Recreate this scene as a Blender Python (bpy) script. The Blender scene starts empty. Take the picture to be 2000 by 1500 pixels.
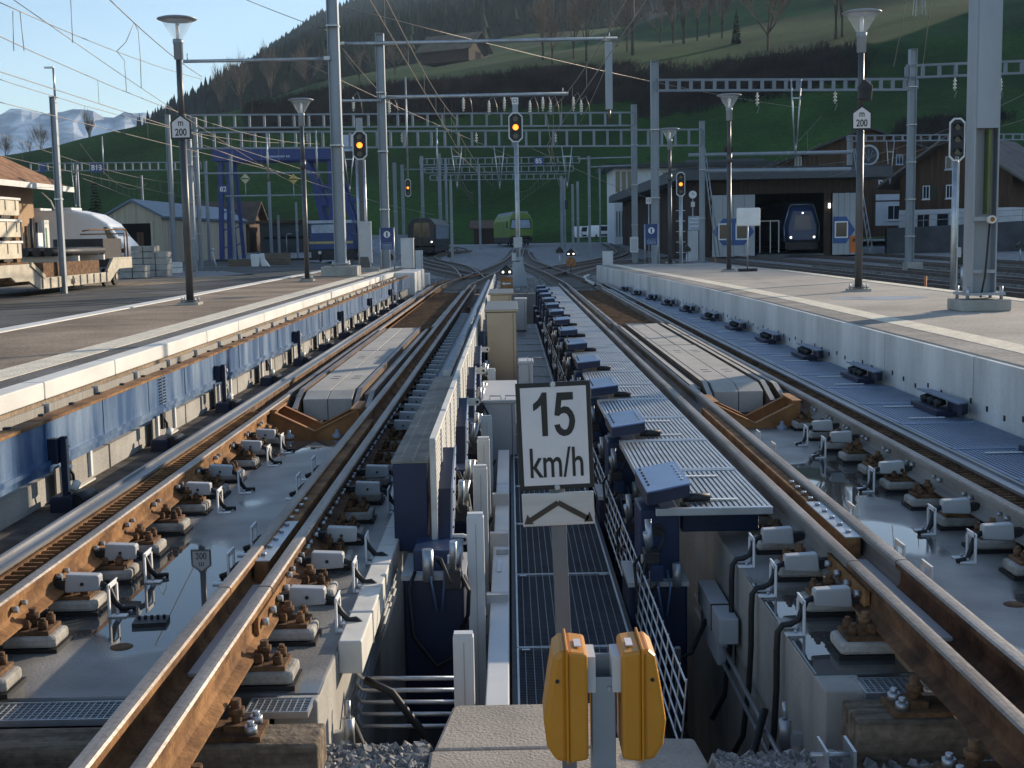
import bpy, math, random
import numpy as np
from mathutils import Matrix, Vector
random.seed(7)
R = math.radians
scene = bpy.context.scene
COL = scene.collection

# ---------------------------------------------------------------- camera
CAMZ = 1.75
PITCH = math.atan(289 / 2500.0); ROLL = R(1.06)
_F = Vector((0, math.cos(PITCH), -math.sin(PITCH))); _R0 = Vector((1, 0, 0)); _U0 = _R0.cross(_F)
_R = _R0 * math.cos(ROLL) - _U0 * math.sin(ROLL); _U = _R0 * math.sin(ROLL) + _U0 * math.cos(ROLL)
cd = bpy.data.cameras.new('camera'); cam = bpy.data.objects.new('camera', cd); COL.objects.link(cam)
m = Matrix.Identity(4)
for i in range(3):
    m[i][0] = _R[i]; m[i][1] = _U[i]; m[i][2] = -_F[i]
m.translation = Vector((0, 0, CAMZ))
cam.matrix_world = m
cd.sensor_width = 36; cd.lens = 45.0; cd.clip_start = 0.1; cd.clip_end = 20000
scene.camera = cam
cy_ = scene.cycles; cy_.max_bounces = 6; cy_.diffuse_bounces = 3; cy_.glossy_bounces = 3; cy_.transmission_bounces = 4; cy_.volume_bounces = 0; cy_.transparent_max_bounces = 8

# ---------------------------------------------------------------- sky and sun
SUN_AZ = R(47); SUN_EL = R(17)          # azimuth measured from +Y towards +X
w = bpy.data.worlds.new('World'); scene.world = w; w.use_nodes = True
nt = w.node_tree; nt.nodes.clear()
sky = nt.nodes.new('ShaderNodeTexSky'); sky.sky_type = 'NISHITA'; sky.sun_disc = False
sky.sun_elevation = SUN_EL; sky.sun_rotation = SUN_AZ; sky.altitude = 950
sky.air_density = 1.0; sky.dust_density = 0.6; sky.ozone_density = 1.3
bg = nt.nodes.new('ShaderNodeBackground'); bg.inputs[1].default_value = 0.15
wo = nt.nodes.new('ShaderNodeOutputWorld')
nt.links.new(sky.outputs[0], bg.inputs[0]); nt.links.new(bg.outputs[0], wo.inputs[0])
sl = bpy.data.lights.new('sun', 'SUN'); sl.energy = 5.0; sl.angle = R(0.55); sl.color = (1.0, 0.85, 0.66)
sun = bpy.data.objects.new('sun', sl); COL.objects.link(sun)
sdir = Vector((math.sin(SUN_AZ) * math.cos(SUN_EL), math.cos(SUN_AZ) * math.cos(SUN_EL), math.sin(SUN_EL)))
sun.rotation_euler = sdir.to_track_quat('Z', 'Y').to_euler(); sun.location = sdir * 60
vs = scene.view_settings; vs.view_transform = 'Standard'; vs.look = 'None'; vs.exposure = 0.42; vs.gamma = 1.0
vs.use_curve_mapping = False

# ---------------------------------------------------------------- helpers
def ray(u, v): return _F * 2500 + _R * (u - 1000) - _U * (v - 750)
def atY(u, v, Y):
    r = ray(u, v); return Vector((0, 0, CAMZ)) + r * (Y / r.y)
def atX(u, v, X):
    r = ray(u, v); return Vector((0, 0, CAMZ)) + r * (X / r.x)
def atZ(u, v, z):
    r = ray(u, v); return Vector((0, 0, CAMZ)) + r * ((z - CAMZ) / r.z)

def tag(o, label=None, cat=None, group=None, kind=None):
    if label: o['label'] = label
    if cat: o['category'] = cat
    if group: o['group'] = group
    if kind: o['kind'] = kind
    return o
def thing(name, label, cat, loc=(0, 0, 0), rz=0, group=None):
    o = bpy.data.objects.new(name, None); COL.objects.link(o); o.empty_display_size = .1
    o.location = loc; o.rotation_euler = (0, 0, rz)
    return tag(o, label, cat, group)
KIDS = {}
def inst(root, loc, rz=0, label=None, group=None):
    """copy a thing with its parts and sub-parts (mesh data shared)"""
    def rec(o, parent):
        c = o.copy(); COL.objects.link(c); c.parent = parent
        if parent is not None: KIDS.setdefault(parent.name, []).append(c)
        for ch in KIDS.get(o.name, []): rec(ch, c)
        return c
    r = rec(root, None); r.location = loc; r.rotation_euler = (0, 0, rz)
    if label: r['label'] = label
    if group: r['group'] = group
    return r

class B:
    """collects shapes into one mesh"""
    def __init__(s): s.v = []; s.f = []; s.mi = []; s.sm = []
    def face(s, idx, mi=0, sm=False): s.f.append(idx); s.mi.append(mi); s.sm.append(sm)
    def poly(s, pts, mi=0):
        n = len(s.v); s.v += [tuple(p) for p in pts]; s.face(list(range(n, n + len(pts))), mi); return s
    def box(s, x0, x1, y0, y1, z0, z1, mi=0):
        n = len(s.v)
        s.v += [(x0, y0, z0), (x1, y0, z0), (x1, y1, z0), (x0, y1, z0), (x0, y0, z1), (x1, y0, z1), (x1, y1, z1), (x0, y1, z1)]
        for q in ((0, 3, 2, 1), (4, 5, 6, 7), (0, 1, 5, 4), (1, 2, 6, 5), (2, 3, 7, 6), (3, 0, 4, 7)):
            s.face([n + i for i in q], mi)
        return s
    def cb(s, c, d, mi=0):
        return s.box(c[0] - d[0] / 2, c[0] + d[0] / 2, c[1] - d[1] / 2, c[1] + d[1] / 2, c[2] - d[2] / 2, c[2] + d[2] / 2, mi)
    def bar(s, p, q, wx, wz, mi=0, up=(0, 0, 1)):
        p = Vector(p); q = Vector(q); d = (q - p).normalized(); u = Vector(up)
        if abs(d.dot(u)) > .98: u = Vector((0, 1, 0))
        a = d.cross(u).normalized(); b = a.cross(d).normalized()
        n = len(s.v)
        for c in (p, q):
            for i, j in ((-1, -1), (1, -1), (1, 1), (-1, 1)):
                s.v.append(tuple(c + a * (i * wx / 2) + b * (j * wz / 2)))
        for qd in ((3, 2, 1, 0), (4, 5, 6, 7), (0, 1, 5, 4), (1, 2, 6, 5), (2, 3, 7, 6), (3, 0, 4, 7)):
            s.face([n + i for i in qd], mi)
        return s
    def cyl(s, p, q, r0, r1=None, n=8, mi=0, caps=True):
        if r1 is None: r1 = r0
        p = Vector(p); q = Vector(q); d = (q - p)
        if d.length < 1e-6: return s
        d.normalize(); u = Vector((0, 0, 1)) if abs(d.z) < .95 else Vector((1, 0, 0))
        a = d.cross(u).normalized(); b = a.cross(d); k = len(s.v)
        for c, r in ((p, r0), (q, r1)):
            for i in range(n):
                t = 2 * math.pi * i / n; s.v.append(tuple(c + a * (r * math.cos(t)) + b * (r * math.sin(t))))
        for i in range(n): s.face([k + i, k + n + i, k + n + (i + 1) % n, k + (i + 1) % n], mi, n > 5)
        if caps:
            s.face([k + i for i in range(n)], mi); s.face([k + n + i for i in range(n)][::-1], mi)
        return s
    def tube(s, pts, r, n=6, mi=0):
        pts = [Vector(p) for p in pts]; k = len(s.v); up = Vector((0, 0, 1))
        for i, p in enumerate(pts):
            d = (pts[min(i + 1, len(pts) - 1)] - pts[max(i - 1, 0)]).normalized()
            u = up if abs(d.z) < .95 else Vector((1, 0, 0))
            a = d.cross(u).normalized(); b = a.cross(d); rr = r[i] if isinstance(r, (list, tuple)) else r
            for j in range(n):
                t = 2 * math.pi * j / n; s.v.append(tuple(p + a * (rr * math.cos(t)) + b * (rr * math.sin(t))))
        for i in range(len(pts) - 1):
            for j in range(n):
                s.face([k + i * n + j, k + (i + 1) * n + j, k + (i + 1) * n + (j + 1) % n, k + i * n + (j + 1) % n], mi, n > 4)
        s.face([k + j for j in range(n)], mi); s.face([k + (len(pts) - 1) * n + j for j in range(n)][::-1], mi)
        return s
    def prism(s, poly, ax, lo, hi, mi=0, mis=None):
        k = len(s.v); n = len(poly)
        for h in (lo, hi):
            for a, b in poly:
                s.v.append((a, h, b) if ax == 'y' else (h, a, b) if ax == 'x' else (a, b, h))
        for i in range(n):
            s.face([k + i, k + (i + 1) % n, k + n + (i + 1) % n, k + n + i], mis[i] if mis else mi)
        s.face([k + i for i in range(n)][::-1], mi); s.face([k + n + i for i in range(n)], mi)
        return s
    def lathe(s, prof, c=(0, 0, 0), n=16, mi=0):
        k = len(s.v)
        for r, z in prof:
            for j in range(n):
                t = 2 * math.pi * j / n; s.v.append((c[0] + r * math.cos(t), c[1] + r * math.sin(t), c[2] + z))
        for i in range(len(prof) - 1):
            for j in range(n):
                s.face([k + i * n + j, k + i * n + (j + 1) % n, k + (i + 1) * n + (j + 1) % n, k + (i + 1) * n + j], mi, True)
        return s
    def add(s, o, M=None, mi=None):
        k = len(s.v)
        s.v += [tuple(M @ Vector(p)) for p in o.v] if M is not None else o.v
        for q, a, b in zip(o.f, o.mi, o.sm): s.face([k + i for i in q], a if mi is None else mi, b)
        return s
    def mesh(s, name, mats):
        me = bpy.data.meshes.new(name); me.from_pydata(s.v, [], s.f)
        for mt in (mats if isinstance(mats, (list, tuple)) else [mats]): me.materials.append(mt)
        me.polygons.foreach_set('material_index', s.mi); me.polygons.foreach_set('use_smooth', s.sm)
        me.update(); return me
    def build(s, name, mats, parent=None, label=None, cat=None, group=None, kind=None, bevel=0, fix=True, loc=None):
        me = s.mesh(name, mats)
        if fix:
            import bmesh
            bm = bmesh.new(); bm.from_mesh(me); bmesh.ops.recalc_face_normals(bm, faces=bm.faces); bm.to_mesh(me); bm.free()
        o = bpy.data.objects.new(name, me); COL.objects.link(o)
        if loc: o.location = loc
        if parent is not None: o.parent = parent; KIDS.setdefault(parent.name, []).append(o)
        if bevel:
            bv = o.modifiers.new('bevel', 'BEVEL'); bv.width = bevel; bv.segments = 2; bv.limit_method = 'ANGLE'; bv.angle_limit = R(40)
        return tag(o, label, cat, group, kind)
def child(o, parent):
    o.parent = parent; KIDS.setdefault(parent.name, []).append(o); return o

def text(s, size, mat, name, parent, loc, rot, ext=.002, sx=1.0, align='CENTER', bold=0.0):
    cu = bpy.data.curves.new(name, 'FONT'); cu.body = s; cu.size = size; cu.extrude = ext
    cu.align_x = align; cu.align_y = 'CENTER'; cu.offset = bold
    t = bpy.data.objects.new(name, cu); COL.objects.link(t)
    bpy.context.view_layer.update()
    me = bpy.data.meshes.new_from_object(t); bpy.data.objects.remove(t)
    o = bpy.data.objects.new(name, me); COL.objects.link(o); me.materials.clear(); me.materials.append(mat)
    o.location = loc; o.rotation_euler = rot; o.scale = (sx, 1, 1)
    if parent is not None: child(o, parent)
    return o
UPRIGHT = (R(90), 0, 0)

# ---------------------------------------------------------------- materials
def M(name, col, rough=.6, metal=0.0, var=.18, scale=2.0, col2=None, bump=0.0, bscale=30.0, st=(1, 1, 1), lo=.35, hi=.65, spec=None,
      fine=0.0, detail=6.0):
    mt = bpy.data.materials.new(name); mt.use_nodes = True; n = mt.node_tree; N = n.nodes; L = n.links
    p = N['Principled BSDF']; p.inputs['Roughness'].default_value = rough; p.inputs['Metallic'].default_value = metal
    p.inputs['Specular IOR Level'].default_value = spec if spec is not None else (.08 if rough >= .89 else .25 if rough >= .78 else .5)
    g = N.new('ShaderNodeNewGeometry'); mp = N.new('ShaderNodeMapping'); mp.inputs['Scale'].default_value = st
    L.new(g.outputs['Position'], mp.inputs[0])
    no = N.new('ShaderNodeTexNoise'); no.inputs['Scale'].default_value = scale; no.inputs['Detail'].default_value = detail
    no.inputs['Roughness'].default_value = .62
    L.new(mp.outputs[0], no.inputs[0])
    cr = N.new('ShaderNodeValToRGB'); cr.color_ramp.elements[0].position = lo; cr.color_ramp.elements[1].position = hi
    a = tuple(c * (1 - var) for c in col); b = tuple(min(1, c * (1 + var)) for c in col) if col2 is None else col2
    cr.color_ramp.elements[0].color = (*a, 1); cr.color_ramp.elements[1].color = (*b, 1)
    L.new(no.outputs[0], cr.inputs[0]); last = cr.outputs[0]
    if fine:
        n2 = N.new('ShaderNodeTexNoise'); n2.inputs['Scale'].default_value = bscale; n2.inputs['Detail'].default_value = 3
        L.new(g.outputs['Position'], n2.inputs[0])
        mr = N.new('ShaderNodeMapRange'); mr.inputs[1].default_value = .3; mr.inputs[2].default_value = .7
        mr.inputs[3].default_value = 1 - fine; mr.inputs[4].default_value = 1 + fine; L.new(n2.outputs[0], mr.inputs[0])
        mx = N.new('ShaderNodeVectorMath'); mx.operation = 'SCALE'; L.new(last, mx.inputs[0]); L.new(mr.outputs[0], mx.inputs['Scale']); last = mx.outputs[0]
    L.new(last, p.inputs['Base Color'])
    if bump:
        nb = N.new('ShaderNodeTexNoise'); nb.inputs['Scale'].default_value = bscale; nb.inputs['Detail'].default_value = 4
        L.new(g.outputs['Position'], nb.inputs[0])
        bp = N.new('ShaderNodeBump'); bp.inputs['Strength'].default_value = bump; bp.inputs['Distance'].default_value = .02
        L.new(nb.outputs[0], bp.inputs['Height']); L.new(bp.outputs[0], p.inputs['Normal'])
    return mt
def emit(name, col, st):
    mt = bpy.data.materials.new(name); mt.use_nodes = True; p = mt.node_tree.nodes['Principled BSDF']
    p.inputs['Base Color'].default_value = (*col, 1); p.inputs['Emission Color'].default_value = (*col, 1); p.inputs['Emission Strength'].default_value = st
    return mt
def glass(name, col=(.9, .95, 1), rough=.02, alpha=.25):
    mt = bpy.data.materials.new(name); mt.use_nodes = True; n = mt.node_tree; p = n.nodes['Principled BSDF']
    p.inputs['Base Color'].default_value = (*col, 1); p.inputs['Roughness'].default_value = rough; p.inputs['Alpha'].default_value = alpha
    return mt

def slab_mat(name, wet_lo, wet_hi, scale, seed):
    """concrete with standing water: the wet patches are smooth and darker, the dry parts rough"""
    mt = bpy.data.materials.new(name); mt.use_nodes = True; n = mt.node_tree; N = n.nodes; L = n.links; p = N['Principled BSDF']
    g = N.new('ShaderNodeNewGeometry'); mp = N.new('ShaderNodeMapping'); mp.inputs['Location'].default_value = (seed, seed * .7, 0)
    mp.inputs['Scale'].default_value = (1, .62, 1)
    L.new(g.outputs['Position'], mp.inputs[0])
    wn = N.new('ShaderNodeTexNoise'); wn.inputs['Scale'].default_value = scale; wn.inputs['Detail'].default_value = 2.5; wn.inputs['Roughness'].default_value = .45
    L.new(mp.outputs[0], wn.inputs[0])
    wr = N.new('ShaderNodeMapRange'); wr.interpolation_type = 'SMOOTHSTEP'
    wr.inputs[1].default_value = wet_lo; wr.inputs[2].default_value = wet_hi; L.new(wn.outputs[0], wr.inputs[0])
    dn = N.new('ShaderNodeTexNoise'); dn.inputs['Scale'].default_value = 2.2; dn.inputs['Detail'].default_value = 8; L.new(g.outputs['Position'], dn.inputs[0])
    dr = N.new('ShaderNodeValToRGB'); dr.color_ramp.elements[0].position = .3; dr.color_ramp.elements[1].position = .7
    dr.color_ramp.elements[0].color = (.15, .14, .125, 1); dr.color_ramp.elements[1].color = (.34, .325, .30, 1); L.new(dn.outputs[0], dr.inputs[0])
    mx = N.new('ShaderNodeMix'); mx.data_type = 'RGBA'; L.new(wr.outputs[0], mx.inputs['Factor']); L.new(dr.outputs[0], mx.inputs['A'])
    mx.inputs['B'].default_value = (.075, .075, .072, 1); L.new(mx.outputs['Result'], p.inputs['Base Color'])
    rr = N.new('ShaderNodeMapRange'); rr.inputs[3].default_value = .48; rr.inputs[4].default_value = .015; L.new(wr.outputs[0], rr.inputs[0])
    L.new(rr.outputs[0], p.inputs['Roughness'])
    bn = N.new('ShaderNodeTexNoise'); bn.inputs['Scale'].default_value = 60; bn.inputs['Detail'].default_value = 4; L.new(g.outputs['Position'], bn.inputs[0])
    bp = N.new('ShaderNodeBump'); bp.inputs['Distance'].default_value = .01
    bs = N.new('ShaderNodeMapRange'); bs.inputs[3].default_value = .35; bs.inputs[4].default_value = 0.0; L.new(wr.outputs[0], bs.inputs[0])
    L.new(bs.outputs[0], bp.inputs['Strength']); L.new(bn.outputs[0], bp.inputs['Height']); L.new(bp.outputs[0], p.inputs['Normal'])
    return mt

mC = M('concrete', (.36, .345, .315), .85, var=.2, scale=1.6, bump=.3, bscale=45, fine=.1)
mCl = M('concrete_light', (.52, .50, .46), .85, var=.15, scale=1.2, bump=.25, bscale=45, fine=.07)
mWall = M('wall_concrete', (.58, .575, .56), .8, var=.2, scale=1.1, bump=.12, bscale=30, st=(1, 1, .25), col2=(.72, .71, .69), fine=.05)
mPit = M('pit_concrete', (.34, .32, .285), .85, var=.25, scale=1.4, bump=.25, bscale=30, st=(1, 1, .4))
mKerb = M('kerb_white', (.70, .68, .63), .8, var=.1, scale=2, bump=.15, bscale=40, st=(1, .5, 1))
mPaveL = M('platform_paving', (.30, .235, .175), .9, var=.28, scale=.7, bump=.4, bscale=22, fine=.25)
mPaveR = M('platform_paving_pale', (.42, .375, .32), .9, var=.16, scale=.6, bump=.4, bscale=22, fine=.16)
mAsph = M('asphalt', (.085, .085, .088), .9, var=.3, scale=.35, bump=.3, bscale=30, col2=(.14, .14, .14), fine=.2)
mAsphY = M('yard_asphalt', (.115, .11, .10), .9, var=.3, scale=.25, bump=.3, bscale=20, col2=(.17, .165, .155), fine=.2)
mSand = M('sandy_dirt', (.36, .27, .18), .95, var=.3, scale=.9, bump=.5, bscale=9, fine=.3)
mTact = M('tactile_stripe', (.72, .645, .51), .85, var=.14, scale=6, bump=.5, bscale=50, fine=.15)
mBall = M('ballast', (.29, .285, .28), .95, var=.35, scale=5, bump=1.0, bscale=14, fine=.5)
mGrass = M('meadow_grass', (.024, .056, .013), .95, var=.35, scale=.03, col2=(.046, .096, .020), bump=.5, bscale=1.2, fine=.25, detail=9)
mSteel = M('worn_rail_steel', (.19, .145, .11), .48, .45, var=.3, scale=7, st=(1, .12, 1), bump=.15, bscale=30, col2=(.36, .32, .285), lo=.3, hi=.72, fine=.2)
mRust = M('rust', (.17, .078, .032), .85, 0, var=.4, scale=3.5, col2=(.34, .175, .07), bump=.35, bscale=35, fine=.15)
mRustD = M('dark_rust', (.10, .055, .03), .85, 0, var=.4, scale=6, col2=(.22, .12, .06), bump=.35, bscale=45, fine=.2)
mGalv = M('galvanised_steel', (.44, .46, .48), .42, .75, var=.15, scale=4, bump=.08, bscale=30)
mMast = M('mast_grey_paint', (.30, .33, .365), .5, .35, var=.12, scale=1.2, st=(1, 1, .3))
mMastD = M('lamp_post_dark', (.085, .085, .088), .42, .3, var=.1)
mBlue = M('blue_paint', (.006, .021, .068), .42, 0, var=.3, scale=2, bump=.05)
mBlueD = M('dark_blue_paint', (.004, .011, .040), .5, 0, var=.3, scale=3)
mBlueB = M('beam_blue_weathered', (.036, .115, .27), .4, 0, scale=2.3, col2=(.33, .42, .52), st=(1, 1, .2), lo=.44, hi=.80, var=.3, fine=.08, detail=9)
mPlate = M('blue_cover_plate', (.11, .19, .34), .3, .3, var=.15, scale=3)  # blue lightened so the lids carry a painted sky reflection
mPlateL = M('pale_cover_plate', (.30, .36, .46), .4, .5, var=.2, scale=3)
mBlack = M('black_rubber', (.012, .012, .013), .6)
mDarkM = M('dark_metal', (.035, .035, .038), .55, .5, var=.3, scale=8)
mGreyP = M('grey_plastic', (.40, .40, .40), .5, var=.08, scale=4)
mDuct = M('white_plastic_duct', (.60, .60, .59), .45, var=.07, scale=2)
mCream = M('cream_duct', (.66, .63, .56), .55, var=.1, scale=4, bump=.05)
mYel = M('yellow_orange_plastic', (.56, .225, .014), .42, var=.06, scale=3, bump=.03, bscale=60)
mWood = M('weathered_sleeper_wood', (.17, .135, .10), .9, var=.4, scale=3, st=(.35, 6, 6), bump=.6, bscale=25, fine=.25)
mWhite = M('white_paint', (.74, .74, .73), .5, var=.06, scale=3)
mSignW = M('sign_white_face', (.66, .62, .62), .45, var=.04, scale=9)
mSignB = M('sign_black', (.012, .012, .012), .45)
mStain = M('stainless_cabinet', (.31, .265, .215), .3, .8, var=.08, scale=1.5)
mBoxG = M('polyester_grey_box', (.45, .46, .47), .5, var=.06)
mSignal = M('signal_black', (.010, .011, .014), .5)
mSigBd = M('signal_rim_white', (.7, .7, .7), .5)
mAmber = emit('signal_amber_lit', (1.0, .25, .025), 2.2)
mLampW = emit('shunt_lamp_lit', (1.0, .92, .8), 3.5)
mLens = M('dark_lens', (.03, .025, .02), .15)
mWire = M('copper_wire', (.30, .26, .22), .5, .6, var=.1)
mInsul = M('insulator', (.12, .09, .075), .35)
mGlassL = glass('lamp_glass', alpha=.22)
mSlabL = slab_mat('slab_left_wet', .46, .53, .8, 3.1)
mSlabR = slab_mat('slab_right_wet', .43, .48, .75, 8.4)
mPud = slab_mat('platform_puddle', .30, .40, .9, 1.0)
mPlC = M('ramp_plate_concrete', (.40, .375, .335), .8, var=.12, scale=2, bump=.15, bscale=40, fine=.06)
mRampD = M('rusty_ramp', (.085, .04, .02), .85, var=.4, scale=5, bump=.3)
mBlueSign = M('blue_sign', (.012, .04, .16), .4)
mOr = M('orange_scupper_steel', (.33, .13, .035), .7, var=.3, scale=3, col2=(.42, .19, .06), bump=.15)

mBlk = M('tan_concrete', (.36, .315, .26), .85, var=.15, scale=2.5, bump=.35, bscale=60, fine=.12)
mRailG = M('dusty_grey_rail', (.21, .185, .16), .8, .1, var=.25, scale=3, st=(1, .3, 1), col2=(.30, .28, .255), bump=.2)
mRustN = M('brown_rust_with_shade', (.095, .046, .024), .85, 0, var=.4, scale=4, col2=(.19, .095, .045), bump=.3, bscale=35, fine=.15)  # brown rust; on the right rails its darkness is painted shade
mPort = M('portal_grey', (.20, .225, .26), .5, .3, var=.15, scale=.8)
mPad = M('stained_pad_concrete', (.33, .305, .265), .85, var=.2, scale=5, bump=.25, bscale=50, col2=(.50, .475, .43), fine=.1)
mPost = M('dark_zinc_post', (.15, .158, .17), .5, .3, var=.15, scale=3, st=(1, 1, .3))
# ================================================================ terrain
KA = [-1.2, -.5, -.36, -.26, -.14, 0, .14, .27, .42, .52, .62, .78, .95, 1.2]
def K(vals): return lambda a: float(np.interp(a, KA, vals))
fYf = K([220, 220, 225, 230, 215, 205, 190, 170, 160, 120, 110, 100, 95, 90])
fYc = K([300, 300, 300, 300, 295, 290, 290, 285, 285, 322, 302, 276, 250, 220])
fTc = K([.05, .055, .069, .092, .112, .122, .126, .141, .156, .285, .315, .345, .38, .42])
fY2 = K([430, 430, 430, 430, 430, 450, 460, 470, 470, 480, 480, 480, 480, 480])
fT2 = K([.03, .04, .055, .087, .116, .139, .168, .194, .215, .20, .20, .2, .2, .2])
fT3 = K([.02, .03, .04, .088, .165, .205, .172, .20, .20, .12, .12, .12, .12, .12])
def ss(t):
    t = min(1, max(0, t)); return t * t * (3 - 2 * t)
def yard(y): return -.26 + .85 * ss((y - 95) / 90.0)
def H(x, y):
    if y < 60: return -.26
    a = x / y; z0 = yard(y); yf, yc, y2 = fYf(a), fYc(a), fY2(a)
    if y <= yf: return z0
    zc = CAMZ + fTc(a) * yc; z2 = CAMZ + fT2(a) * y2; z3 = CAMZ + fT3(a) * 1600
    if y <= yc:
        t = (y - yf) / (yc - yf); s = t * t * .35 + t * .65
        z = z0 + (zc - z0) * s
    elif y <= y2:
        t = (y - yc) / (y2 - yc); z = zc + (z2 - zc) * (t * .85 + .15 * t * t)
    elif y <= 1600:
        t = (y - y2) / (1600 - y2); z = z2 + (z3 - z2) * (t ** 1.15)
    else: z = z3 - (y - 1600) * .12
    k = ss((y - yf) / 60)
    return z + k * (math.sin(x * .045 + y * .021) * .55 + math.sin(x * .11 - y * .07 + 1.3) * .28 + math.sin(x * .02 + 2 + y * .05) * .6)

PX0, PX1, PY0, PY1 = -.90, 1.38, 5.45, 45.0
HX0, HX1 = -3.0, 3.58
xs = sorted(set([-3000, -2000, -1400, -1000] + list(range(-820, -260, 40)) + list(range(-260, 260, 7)) + list(range(260, 900, 40)) + [1000, 1400, 2000, 3000] + [HX0, PX0, PX1, HX1]))
ys = sorted(set([-300, -60, -10, 0, PY0 - .012, PY0, 20, PY1] + list(range(60, 140, 10)) + list(range(140, 320, 5)) + list(range(320, 500, 10)) + list(range(500, 1000, 50)) + list(range(1000, 2000, 75)) + [2150]))
b = B(); idx = {}
for j, y in enumerate(ys):
    for i, x in enumerate(xs):
        idx[i, j] = len(b.v); z = H(x, y) if y > 60 else -.26
        if y < PY0: z = -.62 if PX0 - .1 < x < PX1 + .1 else -.5
        b.v.append((x, y, z))
for j in range(len(ys) - 1):
    for i in range(len(xs) - 1):
        if xs[i] >= HX0 - .01 and xs[i + 1] <= HX1 + .01 and ys[j] >= PY0 - .02 and ys[j + 1] <= PY1 + .01: continue
        cx, cy = (xs[i] + xs[i + 1]) / 2, (ys[j] + ys[j + 1]) / 2
        g = 1 if (cy > fYf(cx / max(cy, 1)) - 5 and cy > 60) or cx > 75 or cx < -75 else 0
        b.face([idx[i, j], idx[i + 1, j], idx[i + 1, j + 1], idx[i, j + 1]], g, g == 1)
b.build('ground', [mBall, mGrass], kind='structure', fix=False)

# snow mountains far behind
mSnow = M('snow_and_hazy_rock', (.50, .55, .62), .9, var=.2, scale=.011, col2=(.90, .91, .92), lo=.42, hi=.56, st=(1, 1, 2.2), detail=8)  # rock tone is pale blue: distance haze put into the colour
b = B(); NX, NY = 90, 14; rnd = random.Random(4)
ph = [(rnd.uniform(.6, 9), rnd.uniform(0, 6), rnd.uniform(.3, 1)) for _ in range(12)]
prof = lambda a: float(np.interp(a, [-.7, -.5, -.42, -.398, -.378, -.358, -.33, -.318, -.306, -.292, -.282, -.26, -.2, -.1], [.05, .08, .096, .098, .102, .098, .103, .1, .095, .1, .096, .085, .05, .03]))
for j in range(NY):
    Y = 2250 + j * 65; t = j / (NY - 1)
    for i in range(NX):
        a = -.75 + .7 * i / (NX - 1); x = a * Y
        h = prof(a) * 2900 * (1 - abs(t - .55) * 1.5)
        h += sum(math.sin(x * .0052 * f + p + Y * .004 * f) * q for f, p, q in ph) * 2.6 + rnd.uniform(-4, 4)
        b.v.append((x, Y, h - 8))
for j in range(NY - 1):
    for i in range(NX - 1): b.face([j * NX + i, j * NX + i + 1, (j + 1) * NX + i + 1, (j + 1) * NX + i], 0, False)
b.build('snow_mountains', mSnow, kind='structure', fix=False)

# ================================================================ yard surfaces
def sheet(name, pts, z, mat, kind='structure'):
    return B().poly([(x, y, z) for x, y in pts], 0).build(name, mat, kind=kind, fix=False)
sheet('asphalt_yard', [(-7.42, 2), (-7.42, 62), (-9, 80), (-20, 118), (-70, 118), (-70, 2)], .0, mAsphY)
sheet('dirt_path', [(-15.2, 53), (-12.0, 61), (-9.6, 70), (-8.6, 78), (-10.2, 78), (-14.5, 66), (-24, 55)], .006, mSand)
sheet('concrete_apron', [(-10.2, 24), (-9.5, 36), (-9.9, 36), (-11.0, 24)], .006, mCl)
sheet('gravel_path', [(-30, 60), (-13, 66), (-17, 76), (-40, 92)], .006, mBall)

# ================================================================ pit and track slabs
b = B()
child_floor = B().box(PX0 - .2, PX1 + .2, PY0 - .2, PY1 + .2, -2.4, -2.3)
b.box(PX0 - .2, PX0 + .0, PY0 + .1, PY1, -2.3, -.306)
b.box(PX1 + .0, PX1 + .2, PY0 + .1, PY1, -2.3, -.306)
b.box(PX0 - .2, PX1 + .2, PY1, PY1 + .2, -1.75, -.27)
b.box(HX0 - .1, PX0 - .2, PY1 - .05, PY1 + .15, -1, -.27).box(PX1 + .2, HX1 + .1, PY1 - .05, PY1 + .15, -1, -.27)
b.box(HX0 - .1, PX0 - .2, PY0 - .1, PY0 + .02, -1, -.52).box(PX1 + .2, HX1 + .1, PY0 - .1, PY0 + .02, -1, -.52)
b.box(HX0 - .2, PX0 - .2, PY0, PY1, -1.1, -.98).box(PX1 + .2, HX1 + .2, PY0, PY1, -1.1, -.98)
b.box(HX0 - .2, HX0 + .004, PY0, PY1, -1, -.265).box(HX1 - .004, HX1 + .2, PY0, PY1, -1, -.265)
b.box(PX0 + .002, PX1 - .002, PY0 - .2, PY0 + .04, -2.3, -.72)
pit = b.build('pit', mPit, kind='structure', bevel=.01); child(child_floor.build('pit_floor', M('pit_floor_shade_tone', (.022, .02, .018), .6, var=.4, scale=1)), pit)  # near-black floor colour stands in for the deep shade of the pit
TRL = (-2.9, -.9); TRR = (1.38, 3.62)
b = B().box(-2.99, -.902, 5.62, 13.0, -.42, -.300).box(-2.99, -1.1, 13.0, 44.9, -.8, -.48); b.build('slab_left', mSlabL, kind='structure', bevel=.012)
b = B().box(1.382, 3.57, 5.75, 13.3, -.42, -.300).box(1.6, 3.57, 13.3, 44.9, -.8, -.48); b.build('slab_right', mSlabR, kind='structure', bevel=.012)
B().box(-.93, -1.1, 13.0, 45, -.42, -.302).build('ledge_left', mC, kind='structure')
B().box(1.381, 1.6, 13.3, 45, -.42, -.302).build('ledge_right', mC, kind='structure')
# strip of ground below the left roller beam
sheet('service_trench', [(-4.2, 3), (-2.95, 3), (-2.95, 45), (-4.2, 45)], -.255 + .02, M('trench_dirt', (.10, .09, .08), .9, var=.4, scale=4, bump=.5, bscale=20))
sheet('outer_trench', [(3.55, 3), (4.5, 3), (4.5, 26), (4.0, 45), (3.55, 45)], -.235, mPit)

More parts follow.
